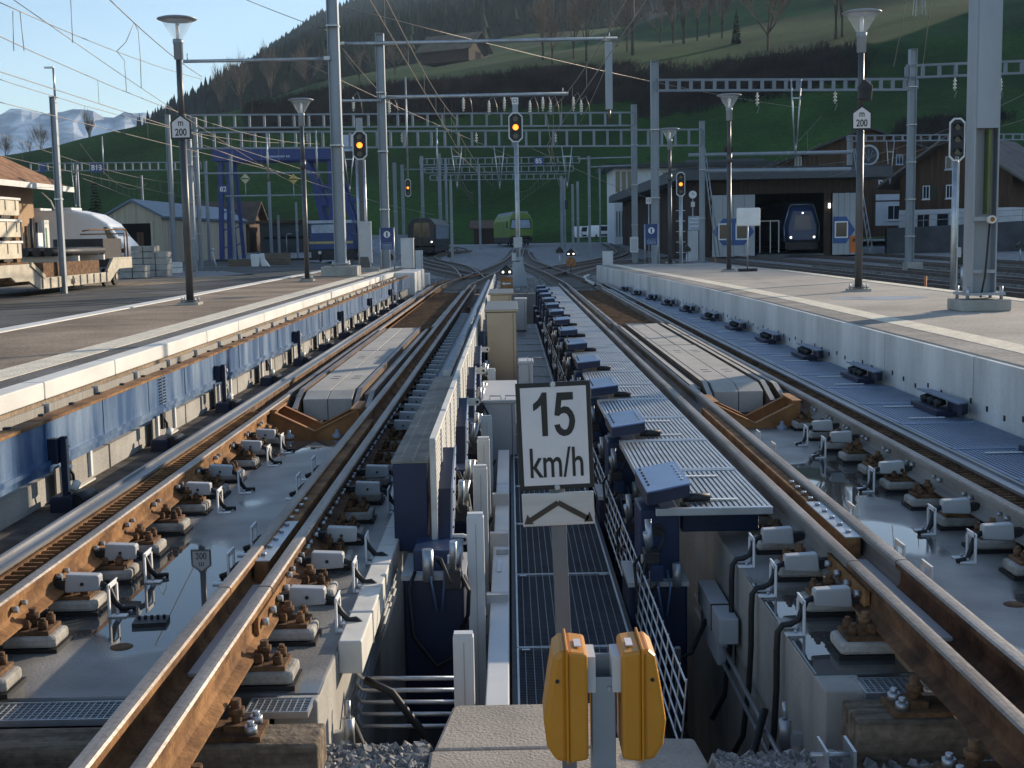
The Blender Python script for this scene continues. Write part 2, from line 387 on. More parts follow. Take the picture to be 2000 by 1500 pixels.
# near ballast stones
def stones(name, area, n, z, s0, s1, mat, seed):
    rnd = random.Random(seed); b = B()
    for _ in range(n):
        x = rnd.uniform(area[0], area[1]); y = rnd.uniform(area[2], area[3]); s = rnd.uniform(s0, s1)
        base = [Vector(p) for p in ((1, 0, -.3), (0, 1, -.3), (-1, 0, -.3), (0, -1, -.3), (.6, .6, .45), (-.6, .5, .5), (-.5, -.6, .4), (.55, -.55, .5))]
        mr = Matrix.Rotation(rnd.uniform(0, 6.3), 3, 'Z') @ Matrix.Rotation(rnd.uniform(-.6, .6), 3, 'X'); k = len(b.v)
        for p in base: b.v.append(tuple(mr @ (p * s * rnd.uniform(.8, 1.2)) + Vector((x, y, z + s * .3 + rnd.uniform(0, .04)))))
        for q in ((0, 1, 4), (1, 5, 4), (1, 2, 5), (2, 6, 5), (2, 3, 6), (3, 7, 6), (3, 0, 7), (0, 4, 7), (4, 5, 6), (4, 6, 7), (0, 3, 2), (0, 2, 1)): b.face([k + i for i in q], rnd.randint(0, 2))
    return b.build(name, mat, kind='stuff', label='loose grey ballast stones ' + area[4], cat='ballast', fix=False)
mSt = [M('stone_a', (.26, .25, .24), .9, var=.25, scale=20), M('stone_b', (.36, .345, .32), .9, var=.25, scale=20), M('stone_c', (.17, .165, .16), .9, var=.3, scale=20)]
stones('ballast_stones', (-.9, 1.4, 4.3, 5.44, 'heaped at the near end of the pit'), 2200, -.625, .013, .032, mSt, 3)
for k, zz in enumerate((-.60, -.57, -.54, -.51)):
    stones('ballast_stones', (-.88, -.40, 5.0 + .05 * k, 5.42, 'piled against the left end of the pit, layer %d' % (k + 1) if False else ('lowest in the heap', 'low in the heap', 'high in the heap', 'on top of the heap')[k] + ' left of the concrete block'), 420, zz, .014, .034, mSt, 30 + k)
    stones('ballast_stones', (.84, 1.40, 4.9 + .05 * k, 5.3, ('lowest in the heap', 'low in the heap', 'high in the heap', 'on top of the heap')[k] + ' right of the yellow boxes'), 420, zz - .02, .014, .034, mSt, 40 + k)
stones('ballast_stones', (-4.0, -.9, 3.8, 5.05, 'between the sleepers under the left rails'), 1600, -.5, .014, .034, mSt, 5)
stones('ballast_stones', (1.45, 4.2, 4.0, 5.12, 'between the sleepers under the right rails'), 1300, -.5, .014, .034, mSt, 15)
stones('ballast_stones', (-1.2, 4.2, 45.5, 60, 'round the switch beyond the pit'), 5200, -.27, .03, .06, mSt, 6)
stones('ballast_stones', (-4.0, -1.2, 46, 62, 'beside the left platform end'), 2600, -.27, .03, .06, mSt, 8)

# ================================================================ platforms
bp = B().prism([(-7.4, -.4), (-4.17, -.4), (-4.17, .538), (-7.4, .538)], 'y', -4, 55.5)
plat = bp.build('platform_left', mPaveL, kind='structure')
child(B().box(-4.58, -4.175, -4, 55.4, .53, .545).build('edge_strip', M('edge_asphalt', (.17, .16, .15), .9, var=.2, scale=1, bump=.3, bscale=30, fine=.2)), plat)
child(B().box(-4.97, -4.58, -4, 55.3, .52, .550).build('tactile_strip', mTact), plat)
child(B().box(-7.42, -7.12, -4, 55.3, .40, .553).build('rear_kerb', mKerb), plat)
k0 = None
for i in range(24):                                                    # kerb stones
    y = -3 + i * 2.02
    o = B().box(-4.30, -4.09, y, y + 2.0, .40, .556).build('kerb_stone', mKerb, bevel=.012) if k0 is None else inst(k0, (0, y + 3, 0))
    if k0 is None: k0 = o
    child(o, plat)
# mesh panels and posts below the kerb
mMesh = M('mesh_panel', (.30, .28, .25), .7, .2, var=.2, scale=160, st=(.02, 1, .02), lo=.45, hi=.55, bump=.5, bscale=160)
for i in range(33):
    y = 3 + i * 1.3
    child(B().box(-3.985, -3.965, y + .04, y + 1.26, .06, .395).build('mesh_panel', mMesh), plat)
    child(B().box(-3.99, -3.93, y - .025, y + .025, -.1, .41).build('mesh_post', mGalv), plat)
# white concrete step block at the platform end
child(B().box(-4.16, -3.35, 45.2, 50.3, -.3, .536).build('end_block', mKerb, bevel=.02), plat)
child(B().box(-3.7, -3.3, 52.0, 53.2, -.3, .3).build('end_block', mKerb, bevel=.02), plat)
# right platform
redge = [(4.45, -4), (4.45, 22), (4.36, 28), (4.12, 35), (3.75, 43), (3.5, 51)]
poly = redge + [(8.0, 51), (8.6, 40), (8.62, -4)]
pr = B().prism(poly, 'z', -.4, .54, 0).build('platform_right', [mPaveR], kind='structure')
off = lambda d: [(x + d, y) for x, y in redge]
def strip(name, a, bb, z0, z1, mat):
    P = off(a) + off(bb)[::-1]; return child(B().prism(P, 'z', z0, z1).build(name, mat), pr)
strip('tactile_strip', .42, .78, .52, .550, mTact)
strip('edge_strip', .012, .42, .52, .545, M('edge_paving', (.30, .275, .245), .9, var=.25, scale=1.2, bump=.35, bscale=25, fine=.2))
child(B().prism([(8.28, 40), (8.58, 40), (8.60, -4), (8.30, -4)], 'z', .5, .551).build('rear_kerb', mTact), pr)
wy = [-4, 0, 3.2, 6.4, 9.2, 12.1, 15.0, 18.0, 22, 25, 28, 31.5, 35, 39, 43, 47, 51]
wx = lambda y: float(np.interp(y, [q[1] for q in redge], [q[0] for q in redge]))
for i in range(len(wy) - 1):                                            # wall panels
    y0, y1 = wy[i] + .012, wy[i + 1] - .012
    child(B().prism([(wx(y0) - .06, y0), (wx(y1) - .06, y1), (wx(y1) + .02, y1), (wx(y0) + .02, y0)], 'z', -.4, .532).build('wall_panel', mWall, bevel=.006), pr)
bb = B()
for i in range(60):                                                     # anchor holes along the wall foot
    y = 9.2 + i * .42; bb.cb((wx(y) - .062, y, .08 + .03 * math.sin(i * 2.1)), (.012, .035, .05))
child(bb.build('anchor_holes', mDarkM, kind='stuff'), pr)
bb = B(); bb.box(4.375, 4.39, 24.2, 25.3, .2, .5)
child(bb.build('notice_plate', mBlueSign), pr)
bb = B()
for i in range(5): bb.box(4.368, 4.3745, 24.3, 25.2, .24 + i * .05, .262 + i * .05)
child(bb.build('notice_lines', M('faded_print', (.25, .29, .36), .6)), pr)
B().poly([(6.55 + math.cos(t) * .85, 22.7 + math.sin(t) * .6 * (1 + .2 * math.sin(3 * t)), .5425) for t in [i * .262 for i in range(24)]]).build('damp_patch', M('damp_pale_patch', (.44, .43, .42), .3, var=.15, scale=2), kind='structure', fix=False)
# ================================================================ rails of the two gauge-changing tracks
RAILP = [(-.07, -.172), (.07, -.172), (.07, -.160), (.02, -.14), (.010, -.12), (.010, -.05), (.036, -.040), (.036, -.012), (.028, -.002), (.012, 0), (-.012, 0), (-.028, -.002), (-.036, -.012), (-.036, -.040), (-.010, -.05), (-.010, -.12), (-.02, -.14), (-.07, -.160)]
RMI = [1 if i not in (7, 8, 9, 10, 11) else 0 for i in range(len(RAILP))]
def rail(name, x, y0, y1, label, group=None, mats=None, prof=None, mis=None):
    p = [(x + a, c) for a, c in (prof or RAILP)]; n = max(1, int((y1 - y0) / 6))
    b = B()
    b.prism(p, 'y', y0, y1, 1, mis or RMI)
    return b.build(name, mats or [mSteel, mRust], label=label, cat='rail', group=group)
rail('rail', -1.49, 3.2, 6.36, 'rusty jointed rail ending at the grey cover plate, inner of the left pair')
rail('rail', -1.28, 3.2, 6.36, 'rusty bolted rail with fishplates beside the wooden sleeper stub')
rail('rail', -1.49, 6.375, 47, 'long worn rail with orange filler bar on the left of the pit')
rail('rail', -1.28, 6.375, 47, 'long worn rail along the row of grey rail contacts', None, [mSteel, mRustN])
rail('rail', -2.57, 4.0, 47, 'sunlit rail with orange web and bolts beside the left slab')
rail('rail', 1.80, 3.2, 6.65, 'rusty jointed rail above the wooden sleeper right of the pit', None, [mSteel, mRustN])
rail('rail', 2.06, 3.2, 6.65, 'rusty jointed rail beside the right puddles, ending at the cover plate', None, [mSteel, mRustN])
rail('rail', 1.80, 6.665, 47, 'long pale worn rail along the laid-down grating treads', None, [mSteel, mRailG])
rail('rail', 2.06, 6.665, 47, 'long rail with orange filler strip right of the pit', None, [mSteel, mRailG])
rail('rail', 3.15, 4.0, 47, 'grey rail with comb strip behind, right of the puddles', None, [mSteel, mRailG])
GUID = [(-.10, -.17), (.10, -.17), (.10, -.15), (.05, -.12), (.05, -.03), (.07, -.02), (.07, 0), (.045, .0), (.045, -.018), (-.045, -.018), (-.045, 0), (-.07, 0), (-.07, -.02), (-.05, -.03), (-.05, -.12), (-.10, -.15)]
GMI = [1, 1, 1, 1, 1, 0, 0, 0, 0, 0, 0, 0, 1, 1, 1, 1]
mGuide = M('guide_steel_bluish', (.20, .205, .215), .45, .55, var=.2, scale=5, st=(1, .1, 1), col2=(.30, .30, .31))
rail('guide_rail', -2.86, 4.0, 47, 'grooved blue-grey guide rail next to the rusty comb on the left', None, [mGuide, mRustD], GUID, GMI)
rail('guide_rail', 3.42, 4.0, 47, 'grooved pale guide rail next to the dark comb on the right', None, [mGuide, mRustD], GUID, GMI)
# rusty comb between rail and guide rail
for x, s, lab, y1 in ((-2.715, 1, 'orange rusty comb strip between the two left rails', 13.4), (3.285, -1, 'brown comb strip between the two right rails', 17)):
    t = thing('comb_strip', lab, 'comb strip', (x, 4, -.15))
    B().box(-.055, .055, 0, y1 - 4, -.02, .04).build('base_bar', mRust, t)
    b = B(); y = .03
    while y < y1 - 4:
        b.box(-.05, .05, y, y + .016, .04, .118); b.cyl((.0, y + .05, .04), (.0, y + .05, .085), .014, n=6); y += .092
    b.build('teeth', mRustD if s < 0 else mRust, t, kind='stuff')
    B().box(-.075, -.055, 0, y1 - 4, -.02, .12).build('back_plate', mRust, t)
# filler bars with bolts inside the narrow rail pairs
def filler(x, y0, y1, lab, side, bolts):
    t = thing('filler_bar', lab, 'filler bar', (x, y0, -.16))
    B().box(-.042, .042, 0, y1 - y0, 0, .125).build('bar', mRust, t, bevel=.008)
    B().box(-.05, .05, .0, 1.0, .125, .133).build('cover_strip', mGalv, t)
    for i in range(bolts):
        B().cyl((-.004, .12 + i * .19, .133), (-.004, .12 + i * .19, .150), .016, n=6).build('bolt', mGalv, t)
filler(-1.425, 7.0, 12.6, 'orange filler bar with bolts inside the left rail pair', 1, 9)
filler(1.975, 7.3, 13.0, 'orange filler bar with bolts inside the right rail pair', 1, 9)
B().box(-1.452, -1.318, 5.45, 6.9, -.155, -.135).build('gap_plate', mBoxG, label='flat grey cover plate between the left rail pair', cat='plate', bevel=.004)
B().box(1.838, 2.022, 5.75, 7.2, -.155, -.135).build('gap_plate', mBoxG, label='flat grey cover plate between the right rail pair', cat='plate', bevel=.004)
# fishplates with bolts
def fish(x, y, sgn, lab):
    t = thing('fishplate', lab, 'fishplate', (x, y, -.09), 0)
    B().prism([(-.012, -.045), (.014, -.05), (.010, 0), (.014, .04), (-.012, .035)], 'y', -.38, .38).build('bar', mRust, t)
    for i in range(4): B().cyl((.014, -.3 + i * .2, -.005), (.045, -.3 + i * .2, -.005), .019, n=6).build('bolt', mGalv, t)
    if sgn < 0: t.rotation_euler = (0, 0, math.pi)
fish(-1.253, 6.37, 1, 'rusty bolted fishplate joining the left rails')
fish(1.77, 6.66, -1, 'rusty bolted fishplate joining the right rails')

# ---------------------------------------------------------------- rail chairs on concrete pads
def mk_chair(label, group):
    t = thing('rail_chair', label, 'rail chair', group=group)
    b = B(); b.prism([(-.05, -.11), (.205, -.11), (.22, -.09), (.22, .09), (.205, .11), (-.05, .11)], 'z', .022, .085)
    b.build('pad', mPad, t, bevel=.018)
    B().box(-.04, .23, -.118, .118, .0, .022).build('pad_mat', mBlack, t)
    B().box(.0, .185, -.095, .095, .085, .108).build('rib_plate', mRustD, t, bevel=.004)
    B().box(.035, .075, -.06, .06, .108, .155).build('clip', mRustD, t, bevel=.008)
    b = B(); b.cyl((.075, 0, .108), (.075, 0, .205), .02, n=8); b.cyl((.075, 0, .15), (.075, 0, .178), .034, n=6); b.build('clamp_bolt', mRustD, t)
    for s in (-1, 1):
        b = B(); b.cyl((.145, .055 * s, .108), (.145, .055 * s, .15), .024, n=6); b.cyl((.145, .055 * s, .15), (.145, .055 * s, .166), .014, n=6); b.build('screw', mRustD, t)
    return t
def row(proto, used, x, yl, rz, label, group):
    for y in yl:
        if not used: used.append(1); o = proto; o.location = (x, y, -.3); o.rotation_euler = (0, 0, rz); o['label'] = label; o['group'] = group
        else: inst(proto, (x, y, -.3), rz, label, group)
pc = mk_chair('', ''); used = []
row(pc, used, -1.25, [5.78, 6.42, 7.15, 7.9, 8.55, 9.2, 9.85, 10.5, 11.15, 11.8, 12.45], 0, 'rusty rail chair on a pale pad along the left pit edge', 'rail chairs along the left pit edge')
row(pc, used, -2.55, [5.1 + .64 * i for i in range(13)], 0, 'rusty rail chair on a pale pad at the sunlit left rail', 'rail chairs at the sunlit left rail')
row(pc, used, 1.77, [6.05, 6.75, 7.45, 8.1, 8.8], math.pi, 'rusty rail chair on a pale pad along the right pit edge', 'rail chairs along the right pit edge')
row(pc, used, 3.13, [6.1 + .64 * i for i in range(13)], math.pi, 'rusty rail chair on a pad at the far right rail', 'rail chairs at the far right rail')
# bolts through the rail webs
def webbolts(x, y0, y1, sgn, step, lab):
    b = B(); y = y0
    while y < y1:
        b.cyl((x, y, -.085), (x + .035 * sgn, y, -.085), .017, n=6); b.cyl((x, y + .13, -.085), (x + .03 * sgn, y + .13, -.085), .014, n=6); y += step
    return b.build('web_bolts', mGalv, label=lab, cat='bolts', kind='stuff')
webbolts(-2.558, 4.4, 26, 1, .64, 'bolt heads along the orange web of the left rail')
webbolts(-1.268, 6.9, 14, 1, .32, 'bolt heads along the rail beside the left pit edge')
webbolts(3.138, 5.4, 24, -1, .64, 'bolt heads along the web of the far right rail')

# ---------------------------------------------------------------- grey rail contacts with hose and bracket
def mk_contact(hose):
    t = thing('rail_contact', '', 'rail contact')
    b = B(); b.prism([(.05, .14), (.06, .235), (.235, .226), (.245, .218), (.245, .14), (.06, .13)], 'y', -.036, .036); b.build('housing', mGreyP, t, bevel=.008)
    B().box(-.01, .06, -.03, .03, .15, .2).build('clamp', mDarkM, t)
    B().cyl((.15, -.036, .18), (.15, -.043, .18), .010, n=8).build('vent_plug', mBlack, t)
    b = B(); P = [(.385, -.10), (.385, .10)]
    b.box(.30, .312, -.085, -.058, 0, .185).box(.30, .312, .058, .085, 0, .185).box(.30, .312, -.0849, .0849, .155, .1849)
    b.box(.312, .40, -.085, -.035, 0, .011).box(.312, .40, .035, .085, 0, .011); b.build('bracket', mWhite, t, bevel=.004)
    if hose == 1: pts = [(.24, 0, .175), (.28, 0, .16), (.32, 0, .09), (.36, 0, .045), (.40, -.01, .05), (.43, -.01, .03), (.445, -.01, -.02)]
    elif hose == 2: pts = [(.24, 0, .175), (.28, 0, .16), (.32, .0, .06), (.36, 0, .04), (.40, 0, .035), (.425, 0, .0), (.43, 0, -.1), (.43, 0, -.3), (.44, -.01, -.55), (.47, -.03, -.85), (.55, -.02, -1.0)]
    else: pts = [(.24, 0, .175), (.285, 0, .15), (.31, .01, .07), (.34, .03, .02), (.41, .06, .012)]
    b = B().tube(pts, .017, 8); b.build('hose', mBlack, t)
    for s in (-1, 1):
        B().cyl((.345, .055 * s, .009), (.345, .055 * s, .03), .009, n=6).build('screw', mGalv, t)
    return t
c1 = mk_contact(1); c2 = mk_contact(2); c0 = mk_contact(0)
def contacts(proto, x, yl, rz, label, group):
    for i, y in enumerate(yl):
        o = inst(proto, (x, y, -.3), rz, label, group)
def drop(proto):
    for o in list(KIDS.get(proto.name, [])): bpy.data.objects.remove(o)
    bpy.data.objects.remove(proto)
contacts(c1, -1.25, [6.6, 7.35, 8.0, 9.5, 10.2], 0, 'grey rail contact box with black hose into the cream duct', 'grey rail contacts on the left pit edge')
contacts(c0, -1.25, [12.75 + .62 * i for i in range(30)], 0, 'grey rail contact box in the long row behind the blue beam', 'grey rail contacts in the long row')
contacts(c0, -2.55, [6.95, 7.65, 9.6, 10.35, 11.6, 12.3], 0, 'grey rail contact box with white bracket over the left puddle', 'grey rail contacts at the sunlit rail')
contacts(c2, 1.77, [6.4, 7.1, 7.75], math.pi, 'grey rail contact box with hose hanging into the right pit', 'grey rail contacts on the right pit edge')
contacts(c0, 3.13, [7.75, 8.5, 9.95, 11.5, 12.2], math.pi, 'grey rail contact box with white bracket over the right puddles', 'grey rail contacts at the far right rail')
for p in (c0, c1, c2): drop(p)
# spare white brackets behind the inner rails
bk = thing('cable_bracket', 'white cable bracket with black loop behind the inner left rail', 'bracket', (-1.72, 7.6, -.3), 0, 'white brackets behind the inner left rail')
b = B().box(-.012, 0, -.09, -.062, 0, .19).box(-.012, 0, .062, .09, 0, .19).box(-.012, 0, -.0899, .0899, .16, .1899).box(-.1, -.01, -.1, -.05, 0, .01); b.build('frame', mWhite, bk)
B().tube([(.1, 0, .12), (.04, 0, .1), (-.02, .02, .04), (-.08, .04, .015)], .02, 6).build('hose', mBlack, bk)
for y in (8.3, 10.1, 10.9): inst(bk, (-1.72, y, -.3))
for y in (7.0, 7.5, 8.6, 11.2, 11.9): inst(bk, (2.30, y, -.3), math.pi, 'white cable bracket with black loop behind the inner right rail', 'white brackets behind the inner right rail')
# slab details
t = thing('anchor_plate', 'flat dark anchor plate with bolts on the wet left slab', 'anchor plate', (-1.98, 6.75, -.3), R(6))
B().box(-.09, .09, -.07, .07, 0, .022).build('plate', mDarkM, t)
for i in range(5): B().cyl((-.065 + .033 * i, .02, .022), (-.065 + .033 * i, .02, .04), .009, n=6).build('bolt', mDarkM, t)
for x, y, lab in ((-2.02, 6.35, 'rusty drain spot on the left slab'), (2.72, 6.8, 'rusty drain spot on the right slab')):
    B().lathe([(.0, .006), (.05, .006), (.058, .002), (.058, 0)], (x, y, -.3), 14).build('rust_drain', mRustD, label=lab, cat='drain')
# drain gratings and sleepers at the near slab end
def grate(name, x0, x1, y0, y1, z, lab):
    t = thing(name, lab, 'grating', (x0, y0, z)); W, D = x1 - x0, y1 - y0
    b = B(); b.box(0, W, 0, .008, -.03, 0).box(0, W, D - .008, D, -.03, 0).box(0, .008, .008, D - .008, -.03, 0).box(W - .008, W, .008, D - .008, -.03, 0); b.build('frame', mGalv, t)
    b = B(); x = .03
    while x < W - .01: b.box(x, x + .004, .008, D - .008, -.028, -.002); x += .03
    y = .03
    while y < D - .01: b.box(.008, W - .008, y, y + .004, -.028, -.0035); y += .03
    b.build('bars', mGalv, t, kind='stuff'); return t
grate('drain_grating', -3.1, -1.6, 5.36, 5.58, -.30, 'galvanised drain grating across the left track')
grate('drain_grating', -1.2, -.92, 5.40, 5.58, -.30, 'short drain grating at the left sleeper stub')
grate('drain_grating', 1.55, 2.2, 5.5, 5.7, -.30, 'short drain grating at the right sleeper')
def sleeper(x0, x1, y0, y1, lab):
    t = thing('wooden_sleeper', lab, 'sleeper', (x0, y0, -.5)); W = x1 - x0; D = y1 - y0
    B().box(0, W, 0, D, 0, .205).build('beam', mWood, t, bevel=.012)
    return t
sleeper(-3.3, -.82, 5.02, 5.26, 'weathered wooden sleeper under the left rails')
sleeper(1.42, 3.9, 5.15, 5.42, 'brown wooden sleeper under the right rails')
sleeper(-3.3, -.95, 4.35, 4.6, 'nearer wooden sleeper in the ballast under the left rails')
sleeper(1.55, 3.9, 4.45, 4.72, 'nearer wooden sleeper in the ballast under the right rails')
for x, y, rz, lab in ((-1.25, 5.15, 0, 'rusty rail chair on the weathered left sleeper'), (1.77, 5.28, math.pi, 'rusty rail chair on the brown right sleeper'), (-1.25, 4.48, 0, 'rusty rail chair on the nearer left sleeper'), (1.77, 4.58, math.pi, 'rusty rail chair on the nearer right sleeper')):
    t = thing('sleeper_chair', lab, 'rail chair', (x, y, -.294), rz)
    B().box(-.06, .19, -.1, .1, 0, .022).build('rib_plate', mRustD, t)
    b = B(); b.cyl((.075, 0, .022), (.075, 0, .15), .022, n=8); b.cyl((.075, 0, .08), (.075, 0, .112), .037, n=6); b.box(.03, .12, -.05, .05, .022, .05); b.build('clamp', mRustD, t)
    for s in (-1, 1):
        b = B().cyl((.145, .058 * s, .022), (.145, .058 * s, .055), .028, n=6); b.cyl((.145, .058 * s, .055), (.145, .058 * s, .075), .015, n=6); b.build('screw', mGalv, t)

# ---------------------------------------------------------------- centre lift plates with orange scuppers, guide rails, ribbed ramps
mGuideS = M('guide_side_brown', (.13, .085, .055), .8, .1, var=.35, scale=3, st=(1, .3, 1), bump=.2)
def centre(cx, lab, m_side):
    t = thing('lifting_table', 'split concrete lifting table ' + lab, 'lifting table', (cx, 14.3, -.055))
    b = B().prism([(0, -.22), (0, .02), (.3, .085), (5.4, .085), (5.4, -.22)], 'x', -.275, -.004); b.build('left_half', mPlC, t, bevel=.005)
    b = B().prism([(0, -.22), (0, .02), (.3, .085), (5.4, .085), (5.4, -.22)], 'x', .004, .275); b.build('right_half', mPlC, t, bevel=.005)
    b = B().box(-.275, -.006, 5.55, 10.4, -.2, .08).box(.006, .275, 5.55, 10.4, -.2, .08); b.build('rear_plate', mPlC, t, bevel=.01)
    for yy in (1.5, 1.75, 4.2, 4.45):
        for xx in (-.17, .09): B().box(xx, xx + .1, yy, yy + .05, .08, .0865).build('lifting_slot', mDarkM, t)
    for s in (-1, 1):
        for k, xx in ((0, .335), (1, .475)):
            b = B().prism([(-.25, -.2), (-.25, -.05), (.35, .10 - k * .03), (10.2, .10 - k * .03), (10.4, .02), (10.4, -.2)], 'x', s * xx - .028, s * xx + .028)
            b.mi = [1 if i in (1, 2, 3) else 0 for i in range(len(b.mi))]; b.build('side_guide', [mGuideS, mPlC if not m_side else mSteel], t)
        B().box(s * .40 - .03, s * .40 + .03, .4, 10.2, -.15, .02).build('filler_plank', mPlC, t)
    sc = thing('scupper', 'rusty orange V-shaped steel scupper in front of the lifting table ' + lab, 'scupper', (cx, 13.3, 0))
    for yy, nm in ((0.0, 'front_plate'), (.55, 'rear_plate')):
        B().prism([(-.47, -.03), (.0, -.26), (.47, -.03), (.47, -.4), (-.47, -.4)], 'y', yy, yy + .03).build(nm, mOr, sc)
        b = B().bar((-.47, yy + .015, -.022), (0, yy + .015, -.252), .07, .014).bar((0, yy + .015, -.252), (.47, yy + .015, -.022), .07, .014); b.build('lip', mOr, sc)
    for s in (-1, 1): B().box(s * .43 - .045, s * .43 + .045, -.02, .6, -.03, -.012).build('side_lip', mOr, sc); B().box(s * .47 - .008, s * .47 + .008, .031, .549, -.4, -.031).build('side_plate', mOr, sc)
    for s in (-1, 1): B().lathe([(.0, .085), (.018, .085), (.02, .05), (.055, .03), (.055, 0)], (s * .25, -.12, -.4 + .1), 8).build('foot_bolt', mMast, sc)
    rp = thing('ribbed_ramp', 'rusty brown ribbed ramp ' + lab, 'ramp', (cx, 26.2, -.14))
    B().box(-.44, .44, 0, 17, -.1, 0).build('bed', mRampD, rp)
    b = B()
    for i in range(70): b.box(-.43, .43, .1 + i * .24, .1 + i * .24 + .07, 0, .035)
    b.build('ribs', mRustD, rp, kind='stuff')
    for s in (-1, 1): B().box(s * .52 - .04, s * .52 + .04, -.5, 17, -.1, .11).build('edge_rail', mSteel, rp)
centre(-2.08, 'between the left rails', True)
centre(2.55, 'between the right rails', False)
# ================================================================ walkway, ducts and machines in the pit
MOD = 2.8
mWalk = M('dark_walkway_steel', (.075, .088, .11), .5, .5, var=.15, scale=3)
def walkway():
    t = thing('walkway', 'dark steel grating walkway along the middle of the pit', 'walkway', (0, 5.9, -.75))
    for i in range(18):
        y = i * 1.7; sh = i < 8
        p = B().box(0, .012, y, y + 1.69, -.035, 0).box(.698, .71, y, y + 1.69, -.035, 0).box(.012, .698, y, y + .01, -.035, 0).box(.012, .698, y + 1.68, y + 1.69, -.035, 0).build('panel_frame', mGalv, t)
        b = B()
        for k in range(1, 14): b.box(.05 * k - .003, .05 * k + .003, y + .01, y + 1.68, -.032, -.001)
        if sh:
            yy = y + .035
            while yy < y + 1.67: b.box(.012, .698, yy, yy + .004, -.03, -.006); yy += .026 if i < 4 else .05
        else: b.box(.012, .698, y + .01, y + 1.68, -.03, -.02)
        b.build('grating_bars', mWalk, t, kind='stuff')
        for xx in (.03, .62): B().box(xx, xx + .05, y + 1.62, y + 1.64, -.0, .008).build('panel_clip', mGalv, t)
    B().box(-.03, -.002, 0, 30.6, -.12, -.01).build('edge_beam', mDarkM, t); B().box(.712, .74, 0, 30.6, -.12, -.01).build('edge_beam', mDarkM, t)
walkway()
t = thing('cable_duct', 'long pale cable duct lying beside the walkway', 'cable duct', (0, 6.2, -.75))
for i in range(4): B().box(-.165, -.045, i * 1.95, i * 1.95 + 1.94, 0, .15).build('duct_section', mDuct, t, bevel=.006)
B().box(-.13, -.10, 2.6, 2.95, .151, .16).build('bracket', mGalv, t); B().box(-.14, -.05, 3.1, 3.18, .151, .19).build('clamp', mGalv, t)
dg = thing('duct_riser', 'upright grey-white plastic cable riser beside the pale duct', 'cable riser', (-.27, 6.35, -1.2), 0, 'upright cable risers in the pit')
B().box(-.055, .05, -.035, .035, 0, .93).build('trunk', mDuct, dg, bevel=.006)
B().box(-.003, .003, -.0375, -.0351, .02, .9).build('seam', mGreyP, dg)
B().box(-.05, .045, -.03, .03, .93, .945).build('cap', mDuct, dg)
for x, y, h in ((-.24, 7.75, .38), (-.245, 9.3, .40), (-.25, 10.75, .38), (-.25, 12.2, .36), (-.27, 17.2, .3)):
    o = inst(dg, (x, y, -1.2)); o.scale = (1, 1, (1.2 + h - .32) / .945)
for i, (y, z) in enumerate(((8.1, -.55), (9.6, -.5), (11.1, -.5))):
    B().box(-.19, -.05, y - .04, y + .03, -1.2, z).build('duct_post', mBoxG, label='short grey support post for the pale duct', cat='post', group='duct support posts')
# cabinets
def cabinet(x0, x1, y0, y1, z0, z1, mat, lab, lid=.03, handle=False):
    t = thing('cabinet', lab, 'cabinet', ((x0 + x1) / 2, y0, z0)); w2 = (x1 - x0) / 2; D = y1 - y0; Hh = z1 - z0
    B().box(-w2, w2, 0, D, 0, Hh - .04).build('body', mat, t, bevel=.008)
    B().box(-w2 - lid, w2 + lid, -lid, D + lid, Hh - .04, Hh).build('lid', mat, t, bevel=.008)
    B().box(w2 - .05, w2 - .043, -.004, 0, .02, Hh - .06).build('door_seam', mDarkM, t)
    if handle:
        for s in (-.1, .08): B().tube([(s, .06, Hh), (s, .06, Hh + .04), (s + .13, .06, Hh + .04), (s + .13, .06, Hh)], .008, 6).build('handle', mGalv, t)
    return t
cabinet(-.36, .08, 19.0, 21.5, -.9, .67, mStain, 'tall brushed metal cabinet standing in the pit', .03)
cabinet(-.40, .02, 25.5, 27.5, -.9, .63, mStain, 'rear metal cabinet behind the tall brushed one', .04)
cabinet(-.36, .04, 14.6, 16.6, -1.2, -.12, mBoxG, 'low grey plastic box with handles before the metal cabinet', .02, True)
cabinet(.10, .28, 17.2, 17.6, -.75, .07, mBoxG, 'slim white cabinet with handle beside the metal cabinet', .015, True)
cabinet(.12, .42, 34, 34.6, -.75, .1, mBoxG, 'small grey cabinet at the end of the walkway', .015)
# wire cable tray right of the walkway
t = thing('cable_tray', 'wire mesh cable tray fence right of the walkway', 'cable tray', (.79, 6.0, -.78))
b = B()
for k in range(5): b.cyl((.0 + .006 * k, 0, .03 + .085 * k), (.0 + .006 * k, 26, .03 + .085 * k), .006, n=5)
b.build('long_wires', mGalv, t, kind='stuff')
b = B()
for i in range(110): b.cyl((0, i * .237, .0), (.03, i * .237, .38), .0045, n=4)
b.build('cross_wires', mGalv, t, kind='stuff')
for i in range(14): B().box(.03, .055, i * 1.9 + .4, i * 1.9 + .44, -.5, .4).build('post', mDarkM, t)
